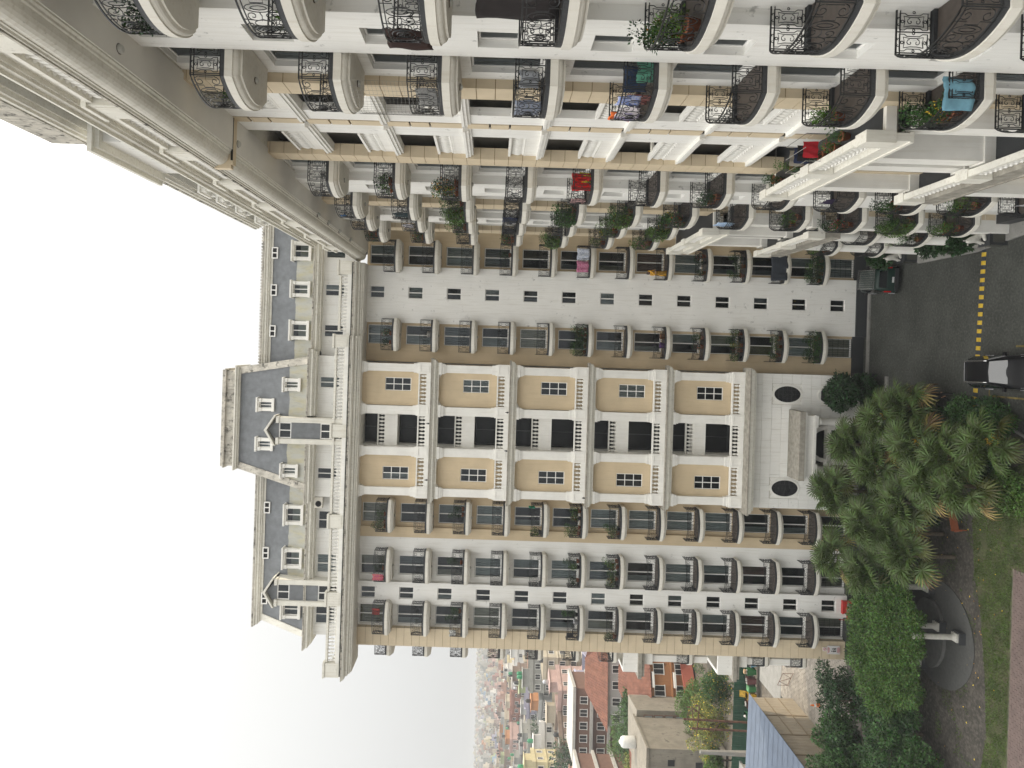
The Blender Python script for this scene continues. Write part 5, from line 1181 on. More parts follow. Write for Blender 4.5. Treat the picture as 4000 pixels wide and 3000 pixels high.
# fan palms
def frond_mesh(seed, mt):
    r_ = random.Random(seed); q = MB(); L0 = 1.15; n_ = 24; Lr = 1.05
    q.tube([(0, 0, 0), (L0 * .5, 0, .05), (L0, 0, 0)], .018, 4, r1=.012)
    for i in range(n_):
        a = math.radians(-158 + 316 * i / (n_ - 1)); ll = Lr * (.62 + .38 * math.cos(a * .5)) * r_.uniform(.92, 1.05); wv = .05
        d = Vector((math.cos(a), math.sin(a), 0)); s2 = Vector((-d.y, d.x, 0)); c = Vector((L0, 0, 0)); fold = .03 * (1 if i % 2 else -1)
        p1 = c + d * ll * .45 + Vector((0, 0, .03)); p2 = c + d * ll * .8 + Vector((0, 0, -.1 * ll)); p3 = c + d * ll * .98 + Vector((0, 0, -.3 * ll + r_.uniform(-.1, .06)))
        b = len(q.v)
        q.v += [tuple(c), tuple(p1 + s2 * wv + Vector((0, 0, fold))), tuple(p1 - s2 * wv - Vector((0, 0, fold))), tuple(p2 + s2 * wv * .7), tuple(p2 - s2 * wv * .7), tuple(p3)]
        for f in ((0, 2, 1), (1, 2, 4, 3), (3, 4, 5)): q.f.append(tuple(b + j for j in f)); q.mi.append(0)
    return q.mesh('frond', mt, recalc=False)
FR = [frond_mesh(i, PALM) for i in range(3)]; FRD = frond_mesh(9, PALMDRY); FRY = frond_mesh(8, leafm('yellowing_palm_leaf', (.09, .10, .025), .3, .25))
PALMS = [(-9.42, 50.58, 4.6), (-13.85, 49.96, 4.6), (-10.71, 46.5, 4.4), (-7.03, 46.33, 4.0), (-14.17, 47.43, 3.8), (-12.11, 44.15, 3.0), (-8.8, 44.13, 3.4), (-5.1, 43.45, 3.2), (-3.85, 46.41, 3.6), (-2.97, 45.32, 2.6), (-5.42, 40.96, 2.8), (-6.97, 40.08, 2.4), (-4.41, 38.6, 2.2), (-6.97, 42.07, 3.0), (-5.89, 48.98, 4.2), (-10.98, 45.29, 3.4)]
PL = ['tallest fan palm right against the portico', 'fan palm rising in front of the iron balconies', 'fan palm in the middle of the cluster behind the bench', 'fan palm before the left half of the portico steps', 'left-most fan palm next to the light green climber', 'low fan palm leaning over the garden path, left of the bench', 'broad fan palm directly above the wooden bench', 'fan palm over the kerb shrubs, second from the drive', 'fan palm beside the potted shrub of the portico', 'small fan palm nearest to the walking person', 'fan palm spreading toward the lawn, right of the bench', 'lowest fan palm bending over the lawn edge', 'fan palm among the kerb shrubs close to the black car', 'fan palm in the heart of the cluster with yellow blooms', 'fan palm covering the portico doorway', 'dusty fan palm between the bench and the climber']
for i, (x, y, z) in enumerate(PALMS):
    e = empty('fan_palm', (x, y, 0), label=PL[i], cat='palm', group='fan palms in the garden island')
    q = MB(); zz = [0, z * .4, z * .8, z]; q.tube([(x, y, a) for a in zz], .13, 8, r1=.11); q.k = 1
    q.build('trunk', [BARK, BARK], e)
    nf = 24
    for j in range(nf):
        t = j / nf; az = j * 2.39996 + i; el = R(66 - 92 * t + rt.uniform(-10, 10))
        me = FRD if (t > .9 and i % 2) else FRY if (t > .8 and j % 2) else FR[j % 3]
        o = bpy.data.objects.new('frond', me); sc = rt.uniform(.9, 1.15) * (.75 + .3 * t)
        o.location = (x, y, z); o.rotation_euler = (rt.uniform(-.6, .6), -el, az + rt.uniform(-.3, .3)); o.scale = (sc, sc, sc); COL.objects.link(o); setp(o, e)
    if i in (8, 13, 12, 7):
        q = MB(); leafcloud(q, [(x + .3, y - .4, z - .1, .28, .28, .35)], 260, .09, rt); o = bpy.data.objects.new('flower_spray', q.mesh('flower_spray', FLY, recalc=False)); COL.objects.link(o); setp(o, e)
# ---------------------------------------------------------------- vehicles
def loft(q, st):
    secs = []
    for (y, w_, z0, zb, zr, rw_) in st:
        half = [(w_ * .88, z0), (w_, z0 + .14), (w_ * 1.0, (z0 + zb) / 2), (w_ * .985, zb - .05), (w_ * .95, zb), (rw_ + (w_ * .95 - rw_) * .12, zr - .07 if zr - zb > .15 else zr - .03), (rw_ * .86, zr), (rw_ * .4, zr + .015)]
        secs.append([(x, y, z) for x, z in half] + [(-x, y, z) for x, z in half[::-1]])
    n_ = len(secs[0]); vs = [p for s in secs for p in s]; fs = []
    for j in range(len(secs) - 1):
        for i in range(n_): fs.append((j * n_ + i, j * n_ + (i + 1) % n_, (j + 1) * n_ + (i + 1) % n_, (j + 1) * n_ + i))
    fs += [tuple(range(n_))[::-1], tuple((len(secs) - 1) * n_ + i for i in range(n_))]
    q.add(vs, fs)
def paint(name, c, r=.22):
    M = bpy.data.materials.new(name); M.use_nodes = True; b = M.node_tree.nodes['Principled BSDF']; b.inputs['Base Color'].default_value = (*c, 1); b.inputs['Roughness'].default_value = r; b.inputs['Coat Weight'].default_value = .12; b.inputs['Coat Roughness'].default_value = .06; b.inputs['Specular IOR Level'].default_value = .22; return M
CARG = paint('car_glass', (.012, .014, .016), .03); CARG.node_tree.nodes['Principled BSDF'].inputs['Specular IOR Level'].default_value = 1.; CHR = plain('bright_metal', (.6, .6, .6), .2, .9); RUB = plain('tyre_rubber', (.015, .015, .015), .85); RIM = plain('alloy_rim', (.4, .4, .42), .3, .8)
REDL = plain('red_lamp', (.5, .01, .01), .2); WHL = plain('clear_lamp', (.6, .62, .65), .1); PLATE = plain('number_plate', (.6, .6, .6), .4)
def wheel(e, x, y, r=.35, wd=.22):
    sg = 1 if x > 0 else -1
    def disc(q, x0, x1, ra, rb, n_=20):
        vs = [(x0, y + ra * math.cos(2 * math.pi * i / n_), r + ra * math.sin(2 * math.pi * i / n_)) for i in range(n_)] + [(x1, y + rb * math.cos(2 * math.pi * i / n_), r + rb * math.sin(2 * math.pi * i / n_)) for i in range(n_)]
        q.add(vs, [tuple(range(n_))[::-1], tuple(range(n_, 2 * n_))] + [(i, (i + 1) % n_, n_ + (i + 1) % n_, n_ + i) for i in range(n_)])
    q = MB(); disc(q, x - sg * wd, x - sg * .03, r, r); disc(q, x - sg * .03, x, r, r * .93); o = q.build('wheel', RUB); o.parent = e
    q = MB(); disc(q, x - sg * .02, x + sg * .004, r * .62, r * .6)
    for k in range(5):
        a = k * 2 * math.pi / 5; q.box(0, 0, 0, 0, 0, 0) if False else None
        q.tube([(x + sg * .008, y + .06 * math.cos(a), r + .06 * math.sin(a)), (x + sg * .008, y + r * .58 * math.cos(a), r + r * .58 * math.sin(a))], .03, 4)
    o2 = q.build('rim', RIM); o2.parent = o
def panel(e, name, pts, mt, th=.012):
    n_ = Vector(pts[1]) - Vector(pts[0]); n2 = Vector(pts[2]) - Vector(pts[1]); nn = n_.cross(n2).normalized() * th
    q = MB(); m_ = len(pts); q.add([tuple(Vector(p) + nn) for p in pts] + [tuple(Vector(p) - nn * 2) for p in pts], [tuple(range(m_)), tuple(range(m_, 2 * m_))[::-1]] + [(i, m_ + i, m_ + (i + 1) % m_, (i + 1) % m_) for i in range(m_)])
    o = q.build(name, mt); o.parent = e; return o
# black car, nose toward the viewer (-y)
e = empty('parked_car', (-.42, 37.55, .0), R(1.5), label='glossy black car with silver roof rails straddling the yellow and black speed bump', cat='car')
BK = paint('black_paint', (.005, .005, .006), .3); BK.node_tree.nodes['Principled BSDF'].inputs['Coat Weight'].default_value = 0; BK.node_tree.nodes['Principled BSDF'].inputs['Specular IOR Level'].default_value = .12
st = [(0, .72, .3, .58, .66, .62), (.1, .86, .25, .68, .76, .72), (.35, .92, .22, .8, .88, .76), (.95, .94, .22, .93, 1.03, .74), (1.2, .94, .22, .96, 1.2, .72), (1.85, .94, .22, .98, 1.62, .64), (2.1, .94, .22, .98, 1.67, .64), (3.1, .94, .22, .98, 1.68, .64), (3.9, .93, .22, 1.0, 1.6, .62), (4.3, .9, .24, 1.0, 1.3, .62), (4.5, .84, .3, .95, 1.05, .7), (4.56, .76, .36, .8, .86, .66)]
q = MB(); loft(q, st); o = q.build('body', BK, smooth=True); o.parent = e; md = o.modifiers.new('s', 'SUBSURF'); md.levels = md.render_levels = 2
panel(e, 'windscreen', [(-.66, 1.08, 1.12), (.66, 1.08, 1.12), (.57, 1.82, 1.61), (0, 1.86, 1.635), (-.57, 1.82, 1.61)], CARG)
panel(e, 'rear_window', [(.55, 3.95, 1.57), (-.55, 3.95, 1.57), (-.6, 4.3, 1.28), (.6, 4.3, 1.28)], CARG)
for s in (-1, 1):
    P_ = [(s * .905, 1.35, 1.04), (s * .9, 3.9, 1.05), (s * .70, 3.75, 1.52), (s * .69, 2.0, 1.56)]; panel(e, 'side_window', P_ if s > 0 else P_[::-1], CARG)
    q = MB(); q.tube([(s * .6, 1.95, 1.66), (s * .6, 2.1, 1.73), (s * .6, 3.7, 1.72), (s * .6, 3.9, 1.63)], .022, 6); o = q.build('roof_rail', CHR); o.parent = e
    q = MB(); q.box(s * 1.0 - .1, s * 1.0 + .1, 1.35, 1.5, .98, 1.12); o = q.build('door_mirror', BK); o.parent = e
    q = MB(); q.add([(s * .5, .12, .7), (s * .84, .22, .74), (s * .86, .5, .84), (s * .62, .3, .82), (s * .5, .1, .62), (s * .84, .2, .62), (s * .88, .5, .7)], [(0, 1, 2, 3), (0, 4, 5, 1), (1, 5, 6, 2)]); o = q.build('headlight', WHL); o.parent = e
    for y in (.85, 3.6): wheel(e, s * .96, y)
q = MB(); q.box(-.5, .5, -.015, .02, .42, .58); o = q.build('grille', POTD); o.parent = e
q = MB(); q.box(-.24, .24, -.03, -.014, .33, .42); o = q.build('number_plate', PLATE); o.parent = e
# dark green off-roader, tail toward the viewer
e = empty('parked_car', (5.75, 50.7, 0), R(-4), label='dark green off-roader with a full roof rack seen from behind, parked below the white wall', cat='car')
GR = paint('dark_green_paint', (.012, .03, .024), .3)
st = [(0, .84, .4, .9, .98, .74), (.08, .9, .35, 1.02, 1.15, .76), (.2, .92, .32, 1.05, 1.76, .72), (.5, .92, .3, 1.05, 1.82, .72), (2.4, .92, .3, 1.05, 1.83, .72), (2.7, .92, .3, 1.05, 1.78, .72), (3.15, .92, .3, 1.05, 1.12, .78), (4.0, .9, .32, .98, 1.02, .76), (4.1, .84, .36, .8, .86, .7)]
q = MB(); loft(q, st); o = q.build('body', GR, smooth=True); o.parent = e; md = o.modifiers.new('s', 'SUBSURF'); md.levels = md.render_levels = 2
panel(e, 'rear_window', [(-.62, .06, 1.16), (.62, .06, 1.16), (.58, .12, 1.66), (-.58, .12, 1.66)], CARG, -.02)
q = MB(); q.box(-.8, .8, -.1, .02, .4, .62); o = q.build('rear_bumper', POTD); o.parent = e
q = MB(); q.box(-.2, .2, -.115, -.1, .72, .86); o = q.build('number_plate', PLATE); o.parent = e
for s in (-1, 1):
    q = MB(); q.box(s * .86 - .045, s * .86 + .045, -.02, .1, .85, 1.3); o = q.build('tail_light', REDL); o.parent = e
    P_ = [(s * .905, .35, 1.12), (s * .905, 2.6, 1.12), (s * .76, 2.45, 1.7), (s * .76, .4, 1.7)]; panel(e, 'side_window', P_ if s > 0 else P_[::-1], CARG)
    for y in (.75, 3.2): wheel(e, s * .95, y, .37)
    q = MB(); q.box(s * 1.0 - .09, s * 1.0 + .09, 2.6, 2.75, 1.1, 1.3); o = q.build('door_mirror', POTD); o.parent = e
q = MB()
for x in [-.66 + i * .165 for i in range(9)]: q.tube([(x, .3, 1.93), (x, 2.35, 1.93)], .012, 4)
for y in [.3 + i * .17 for i in range(13)]: q.tube([(-.66, y, 1.935), (.66, y, 1.935)], .012, 4)
for z in (1.93, 2.03): q.tube([(-.68, .28, z), (.68, .28, z), (.68, 2.38, z), (-.68, 2.38, z)], .018, 4, True)
for x in (-.68, .68):
    for y in (.4, 1.3, 2.2): q.tube([(x, y, 1.8), (x, y, 2.03)], .02, 4)
o = q.build('roof_rack', CHR); o.parent = e
# car bonnet entering at the lower left of the lawn path, speed bump
e = empty('speed_bump', (2.6, 42.6, 0), R(-2.6), label='yellow and black striped speed bump across the drive', cat='speed bump')
YB = mat('bump_yellow', (.5, .34, .03), .7, .15, 6, grime=.05); BKB = mat('bump_black', (.03, .035, .045), .7, .2, 6)
myy = MB().profy([(-.2, .004), (-.17, .03), (-.06, .055), (.06, .055), (.17, .03), (.2, .004)], -.125, .125)
def bumpmesh(mt):
    q = MB(); q.v = [(y, x, z) for x, y, z in myy.v]; q.f = list(myy.f); q.mi = [0] * len(q.f); return q.mesh('stripe_block', mt)
ya, yb = bumpmesh(YB), bumpmesh(BKB)
for i in range(38): inst('yellow_block' if i % 2 else 'black_block', ya if i % 2 else yb, (4.15 - i * .255, 0, 0), 0, e, local=True)
# ---------------------------------------------------------------- people
def skinned(name, verts, edges, radii, mats, pick, parent=None, sub=2):
    me = bpy.data.meshes.new(name); me.from_pydata([tuple(v) for v in verts], edges, []); o = bpy.data.objects.new(name, me); COL.objects.link(o)
    md = o.modifiers.new('skin', 'SKIN'); md.use_smooth_shade = True
    if not me.skin_vertices: 
        bm = bmesh.new(); bm.from_mesh(me); bm.verts.layers.skin.verify(); bm.to_mesh(me); bm.free()
    sk = me.skin_vertices[0].data
    for i, r_ in enumerate(radii): sk[i].radius = (r_, r_) if not isinstance(r_, tuple) else r_; sk[i].use_root = (i == 0)
    ss = o.modifiers.new('sub', 'SUBSURF'); ss.levels = sub; ss.render_levels = sub
    dg = bpy.context.evaluated_depsgraph_get(); m2 = bpy.data.meshes.new_from_object(o.evaluated_get(dg)); bpy.data.objects.remove(o)
    m2.materials.clear()
    for a in mats: m2.materials.append(a)
    for p in m2.polygons: p.material_index = pick(p.center); p.use_smooth = True
    o = bpy.data.objects.new(name, m2); COL.objects.link(o)
    if parent: o.parent = parent
    return o
SKIN = plain('skin', (.30, .17, .11), .6); HAIR = plain('black_hair', (.012, .01, .01), .6)
def person(x, y, z, rz, label, top, legs, pose, h=1.68, skirt=None):
    e = empty('person', (x, y, z), rz, label=label, cat='person', group='people')
    s = h / 1.72
    V = {'pel': (0, 0, .95), 'wst': (0, 0, 1.08), 'chs': (0, -.0, 1.3), 'nk': (0, 0, 1.46), 'hd': (0, -.02, 1.56), 'tp': (0, -.02, 1.68)}
    if pose == 'walk':
        V.update(lh=(.1, 0, .9), lk=(.11, -.16, .52), la=(.11, -.12, .1), lt=(.11, -.26, .05), rh=(-.1, 0, .9), rk=(-.11, .08, .5), ra=(-.11, .34, .16), rt=(-.11, .24, .04),
                 ls=(.19, 0, 1.4), le=(.25, .12, 1.14), lw=(.25, .02, .9), lf=(.24, -.04, .8), rs=(-.19, 0, 1.4), re=(-.25, -.06, 1.13), rw=(-.24, -.24, .95), rf=(-.23, -.31, .88))
    else:
        V.update(lh=(.1, 0, .9), lk=(.11, 0, .5), la=(.11, .02, .09), lt=(.12, -.14, .04), rh=(-.1, 0, .9), rk=(-.11, 0, .5), ra=(-.11, .02, .09), rt=(-.12, -.14, .04),
                 ls=(.18, 0, 1.39), le=(.24, -.06, 1.14), lw=(.14, -.3, 1.06), lf=(.08, -.38, 1.06), rs=(-.18, 0, 1.39), re=(-.24, -.06, 1.14), rw=(-.16, -.3, 1.05), rf=(-.1, -.38, 1.05))
    ks = list(V); ix = {k: i for i, k in enumerate(ks)}
    E_ = [('pel', 'wst'), ('wst', 'chs'), ('chs', 'nk'), ('nk', 'hd'), ('hd', 'tp'), ('pel', 'lh'), ('lh', 'lk'), ('lk', 'la'), ('la', 'lt'), ('pel', 'rh'), ('rh', 'rk'), ('rk', 'ra'), ('ra', 'rt'), ('chs', 'ls'), ('ls', 'le'), ('le', 'lw'), ('lw', 'lf'), ('chs', 'rs'), ('rs', 're'), ('re', 'rw'), ('rw', 'rf')]
    rad = dict(pel=(.15, .1), wst=(.13, .09), chs=(.16, .1), nk=.05, hd=.085, tp=.075, lh=.09, lk=.06, la=.04, lt=.035, rh=.09, rk=.06, ra=.04, rt=.035, ls=.06, le=.042, lw=.028, lf=.03, rs=.06, re=.042, rw=.028, rf=.03)
    vs = [Vector(V[k]) * s for k in ks]
    skinned('body', vs, [(ix[a], ix[b]) for a, b in E_], [rad[k] for k in ks], [SKIN, top, legs, POTD], lambda c: 0 if c.z > 1.44 * s or (abs(c.x) > .0 and c.y < -.2 * s and .8 * s < c.z < 1.2 * s) else 3 if c.z < .1 * s else 2 if c.z < .96 * s else 1, e)
    q = MB(); q.lathe([(.03, 1.42), (.1, 1.47), (.115, 1.58), (.1, 1.68), (.05, 1.73)], 12, (0, .03)); q.v = [(x_ * s, y_ * s, z_ * s) for x_, y_, z_ in q.v]
    o = q.build('hair', HAIR, smooth=True); o.parent = e
    q = MB(); 
    for sx in (-1, 1): q.lathe([(.004, 1.57 * s), (.012, 1.58 * s), (.004, 1.59 * s)], 6, (sx * .032 * s, -.105 * s))
    o = q.build('eyes', POTD); o.parent = e
    for sx in (-1, 1):
        w_ = Vector(V['lf' if sx > 0 else 'rf']) * s; d = (w_ - Vector(V['lw' if sx > 0 else 'rw']) * s).normalized()
        q = MB()
        for k in range(4): a = w_ + Vector(((k - 1.5) * .018, 0, 0)); q.tube([tuple(a), tuple(a + d * .04), tuple(a + d * (.07 + .01 * (k in (1, 2))) + Vector((0, 0, -.02)))], .008, 5, r1=.006)
        a = w_ - Vector((sx * .03, 0, 0)); q.tube([tuple(a - d * .02), tuple(a + d * .03 - Vector((sx * .02, 0, 0)))], .009, 5)
        o = q.build('fingers', SKIN); o.parent = e
    if skirt:
        q = MB(); q.lathe([(.27 * s, .04), (.24 * s, .4), (.2 * s, .8), (.17 * s, 1.02)], 16); q.v = [(a * (1 + .05 * math.sin(i * 2.2)), b * .8, c) for i, (a, b, c) in enumerate(q.v)]; o = q.build('skirt', skirt, smooth=True); o.parent = e
        q = MB(); q.tube([(-.2, -.09, 1.0), (-.05, -.14, 1.15), (.12, -.13, 1.36), (.19, 0, 1.44), (.2, .14, 1.2), (.18, .17, .7)], .07, 6); o = q.build('shawl', skirt, smooth=True); o.parent = e
    return e
DKC = plain('dark_clothes', (.015, .015, .018), .85)
person(-2.15, 44.75, .01, R(35), 'person in dark clothes walking on the drive beside the kerb shrubs', DKC, DKC, 'walk', 1.7)
YS = plain('yellow_cloth', (.62, .33, .03), .8)
person(6.15, 54.85, 15.87, R(30), 'person in a long yellow dress and shawl leaning over an upper balcony rail', YS, YS, 'stand', 1.6, skirt=YS)
# ---------------------------------------------------------------- stone lions
def lion(x, y, label):
    e = empty('stone_lion', (x, y, 0), R(-90), label=label, cat='statue', group='stone lions at the wing entrance')
    q = MB(); q.box(-.42, .42, -.42, .42, 0, 1.0); q.box(-.48, .48, -.48, .48, 1.0, 1.08); o = q.build('pedestal', GRANITE); o.parent = e
    q = MB(); q.box(-.28, .28, -.435, -.42, .2, .85); q.box(-.435, -.42, -.28, .28, .2, .85); q.box(.42, .435, -.28, .28, .2, .85); o2 = q.build('inset_panel', plain('polished_panel', (.06, .06, .05), .4)); o2.parent = o
    V = [(0, .22, 1.3), (0, .02, 1.52), (0, -.16, 1.78), (0, -.2, 2.0), (0, -.32, 2.05), (.12, -.2, 1.6), (.12, -.26, 1.3), (.12, -.34, 1.12), (-.12, -.2, 1.6), (-.12, -.26, 1.3), (-.12, -.34, 1.12), (.2, .18, 1.24), (.22, -.08, 1.2), (.2, -.2, 1.12), (-.2, .18, 1.24), (-.22, -.08, 1.2), (-.2, -.2, 1.12), (0, .4, 1.15), (.1, .46, 1.4), (.06, .4, 1.62)]
    E_ = [(0, 1), (1, 2), (2, 3), (3, 4), (2, 5), (5, 6), (6, 7), (2, 8), (8, 9), (9, 10), (0, 11), (11, 12), (12, 13), (0, 14), (14, 15), (15, 16), (0, 17), (17, 18), (18, 19)]
    r_ = [.2, .18, .17, .2, .08, .08, .06, .07, .08, .06, .07, .13, .1, .07, .13, .1, .07, .05, .035, .05]
    skinned('body', V, E_, r_, [STONE], lambda c: 0, e)
    q = MB(); 
    for sx in (-1, 1): q.lathe([(.05, 2.12), (.03, 2.2)], 6, (sx * .1, -.17))
    q.lathe([(.05, 1.98), (.05, 2.02), (.02, 2.04)], 8, (0, -.42)); o = q.build('ears_and_muzzle', STONE, smooth=True); o.parent = e
lion(7.25, 49.3, 'white stone lion seated on a black pedestal, the far one by the tall shrub')
lion(7.2, 40.9, 'white stone lion seated on a black pedestal, the near one at the pavement end')
# bench
e = empty('garden_bench', (-9.6, 43.6, .06), R(200), label='reddish wooden bench half under the fan palms', cat='bench')
WOOD = mat('red_brown_wood', (.27, .08, .035), .6, .2, 8)
for i in range(4): o = MB().box(-.8, .8, -.25 + i * .12, -.15 + i * .12, .42, .45).build('seat_slat', WOOD); o.parent = e
for i in range(4): o = MB().box(-.8, .8, .26 + i * .02, .29 + i * .02, .52 + i * .12, .62 + i * .12).build('back_slat', WOOD); o.parent = e
for s in (-.72, .72):
    for y in (-.2, .26): o = MB().box(s - .03, s + .03, y - .03, y + .03, 0, .42 if y < 0 else .98).build('leg', WOOD); o.parent = e
# red hose cabinet with alarm, notice board
e = empty('hose_cabinet', (-19.3, 55.35, .35), label='red fire hose cabinet with two round glazed windows on the white wall', cat='cabinet')
RED = plain('red_enamel', (.48, .02, .015), .35)
q = MB(); q.box(-.48, .48, -.28, .0, .1, 1.0); q.box(-.51, .51, -.3, .0, 1.0, 1.05); o = q.build('box', RED); o.parent = e
for x in (-.22, .22):
    q = MB(); q.add([(x + .15 * math.cos(i * math.pi / 8), -.29, .56 + .2 * math.sin(i * math.pi / 8)) for i in range(16)], [tuple(range(16))]); o = q.build('pane', plain('hose_glass', (.15, .15, .15), .2)); o.parent = e
    q = MB(); q.tube([(x + .1 * math.cos(t), -.3, .56 + .12 * math.sin(t)) for t in [i * .5 for i in range(13)]], .02, 4); o = q.build('hose_coil', plain('white_hose', (.5, .5, .48), .7)); o.parent = e
q = MB(); q.tube([(-20.35, 55.38, .2), (-20.35, 55.38, .9), (-20.1, 55.3, .9)], .04, 6); q.tube([(-20.1, 55.3, .9), (-20.1, 55.1, .9)], .1, 8); q.tube([(-20.35, 55.38, .9), (-20.35, 55.38, 1.5)], .025, 6)
tag(q.build('hydrant_valve', RED), 'red hydrant valve and pipe on the wall beside the hose cabinet', 'hydrant')
e = empty('notice_board', (-22.75, 55.4, 1.35), label='small white notice with red lines and two walking figures on the beige corner panels', cat='sign')
WS = plain('white_board', (.72, .71, .7), .4); RS = plain('red_print', (.5, .05, .06), .5); BS = plain('black_print', (.02, .02, .02), .5)
o = MB().box(-.33, .33, 0, .03, 0, 1.0).build('board', WS); o.parent = e
q = MB()
for z, a in ((.9, .24), (.84, .18), (.2, .2), (.13, .24), (.07, .16)): q.box(-a, a, -.003, 0, z - .018, z + .012)
q.box(-.3, .3, -.004, 0, .96, .975); q.box(-.3, .3, -.004, 0, .025, .035); o = q.build('red_text_lines', RS); o.parent = e
q = MB()
for x, h in ((-.09, .36), (.09, .3)):
    q.tube([(x, -.006, .3), (x - .03, -.006, .3 + h * .4), (x, -.006, .3 + h * .75)], .022, 4); q.tube([(x + .05, -.006, .3), (x + .02, -.006, .3 + h * .4), (x, -.006, .3 + h * .75)], .022, 4); q.tube([(x - .07, -.006, .3 + h * .45), (x, -.006, .3 + h * .75), (x + .08, -.006, .3 + h * .5)], .016, 4)
    q.tube([(x, -.006, .3 + h * .86), (x, -.006, .3 + h * 1.06)], .032, 6)
o = q.build('walking_figures', BS); o.parent = e
q = MB(); q.box(-.1, .2, 0, .03, 1.04, 1.34); o = q.build('small_board', WS); o.parent = e
q = MB(); q.tube([(.05 + .1 * math.cos(t * math.pi / 8), -.005, 1.19 + .1 * math.sin(t * math.pi / 8)) for t in range(16)], .014, 4, True); q.tube([(-.02, -.006, 1.26), (.12, -.006, 1.12)], .014, 4); o = q.build('prohibition_ring', RS); o.parent = e
# white standing sign lamp by corner
# ---------------------------------------------------------------- things on the balconies
ORD = ['ground', 'first', 'second', 'third', 'fourth', 'fifth', 'sixth', 'seventh', 'eighth', 'ninth', 'tenth', 'eleventh', 'twelfth']
CD = {'a': 'leftmost column, far block', 'b': 'second column, far block', 'c': 'just left of pavilion', 'd': 'just right of pavilion', 'e': 'inner corner column',
      'A': 'nearest wing column', 'B': 'second wing column', 'C': 'third wing column', 'D': 'fourth wing column', 'E': 'fifth wing column', 'F': 'last wing column'}
def onb(c, k, du, dw):
    if c in MCOL: u, w_ = MCOL[c]; return Vector(M1(u + du, w_ + dw, FZ[k] + .03)), RZ[1]
    u, w_ = WCOL[c]; return Vector(M2(u + du, w_ + dw, FZ[k] + .03)), RZ[2]
pot_me = MB(); pot_me.lathe([(.11, 0), (.16, .24), (.18, .24), (.18, .28), (.14, .28), (.13, .22)], 10); PT = pot_me.mesh('pot', TERRA, True)
PTD = bpy.data.meshes.new_from_object(bpy.data.objects.new('t', PT)); PTD.materials.clear(); PTD.materials.append(POTD); PTD.name = 'pot'
rp = random.Random(77); PM = {}
def plantmesh(kind, v):
    if (kind, v) in PM: return PM[(kind, v)]
    q = MB(); hgt = {'bush': .5, 'tall': .9, 'flower': .45, 'spiky': .5, 'trail': .35}[kind.split('_')[0]]
    mt = [LEAF, LEAFD, LEAFL][v % 3]
    if kind == 'spiky':
        for i in range(26):
            a = rp.uniform(0, 6.28); el = rp.uniform(.2, 1.3); L_ = rp.uniform(.35, .6); d = Vector((math.cos(a) * math.cos(el), math.sin(a) * math.cos(el), math.sin(el))); s2 = Vector((-d.y, d.x, 0)).normalized() * .025 if abs(d.z) < .99 else Vector((.025, 0, 0))
            c = Vector((0, 0, .35)); q.add([tuple(c + s2), tuple(c - s2), tuple(c + d * L_ + Vector((0, 0, -.06)))], [(0, 1, 2)])
        mm = [LEAFL]
    else:
        bl_ = [(rp.uniform(-.12, .12), rp.uniform(-.1, .1), .3 + hgt * (i + .5) / 4, .2 + rp.uniform(0, .1), .2, .17) for i in range(4)]
        if kind.startswith('trail'): bl_ += [(0, -.15, .15, .3, .12, .25)]
        leafcloud(q, bl_, 480, .075, rp); mm = [mt]
        if '_' in kind:
            q.k = 1; leafcloud(q, bl_, 80, .07, rp); mm.append({'red': FLR, 'orange': FLO, 'pink': FLP, 'white': FLW, 'yellow': FLY}[kind.split('_')[1]])
        q.k = 0
        for _ in range(4): q.tube([(0, 0, .22), (rp.uniform(-.1, .1), rp.uniform(-.1, .1), .3 + hgt * .6)], .006, 3)
    me = q.mesh('foliage', mm, recalc=False); PM[(kind, v)] = me; return me
DESC = {'bush': 'leafy green potted plant', 'tall': 'tall bushy potted plant', 'flower_red': 'red flowering potted plant', 'flower_orange': 'orange flowering potted plant', 'flower_pink': 'pink flowering potted plant', 'flower_white': 'white flowering potted plant', 'spiky': 'spiky leaved potted plant', 'trail': 'trailing green potted plant', 'bush_yellow': 'yellow flecked potted shrub', 'tall_orange': 'tall orange flowering potted plant'}
cntp = {}
def pot_plant(c, k, du, dw, kind, sc=1., pm=None, where=None):
    p, rz = onb(c, k, du, dw); v = rp.randrange(3)
    side = 'left' if du < -.35 else 'right' if du > .35 else 'middle'
    if c in 'ABCDEF': side = {'left': 'near end', 'right': 'far end', 'middle': 'middle'}[side]
    lb = f'{DESC[kind]} on {ORD[k]} balcony up, {side}, {CD[c]}'
    if lb in used_l: lb = lb.replace('potted', 'second potted')
    used_l.add(lb)
    e = empty('potted_plant', p, rz, label=lb, cat='plant', group='potted plants on the balconies')
    inst('pot', pm or (PT if rp.random() < .75 else PTD), (0, 0, 0), 0, e, local=True, scale=(sc, sc, sc)); inst('foliage', plantmesh(kind, v), (0, 0, 0), rp.uniform(0, 6), e, local=True, scale=(sc, sc, sc))
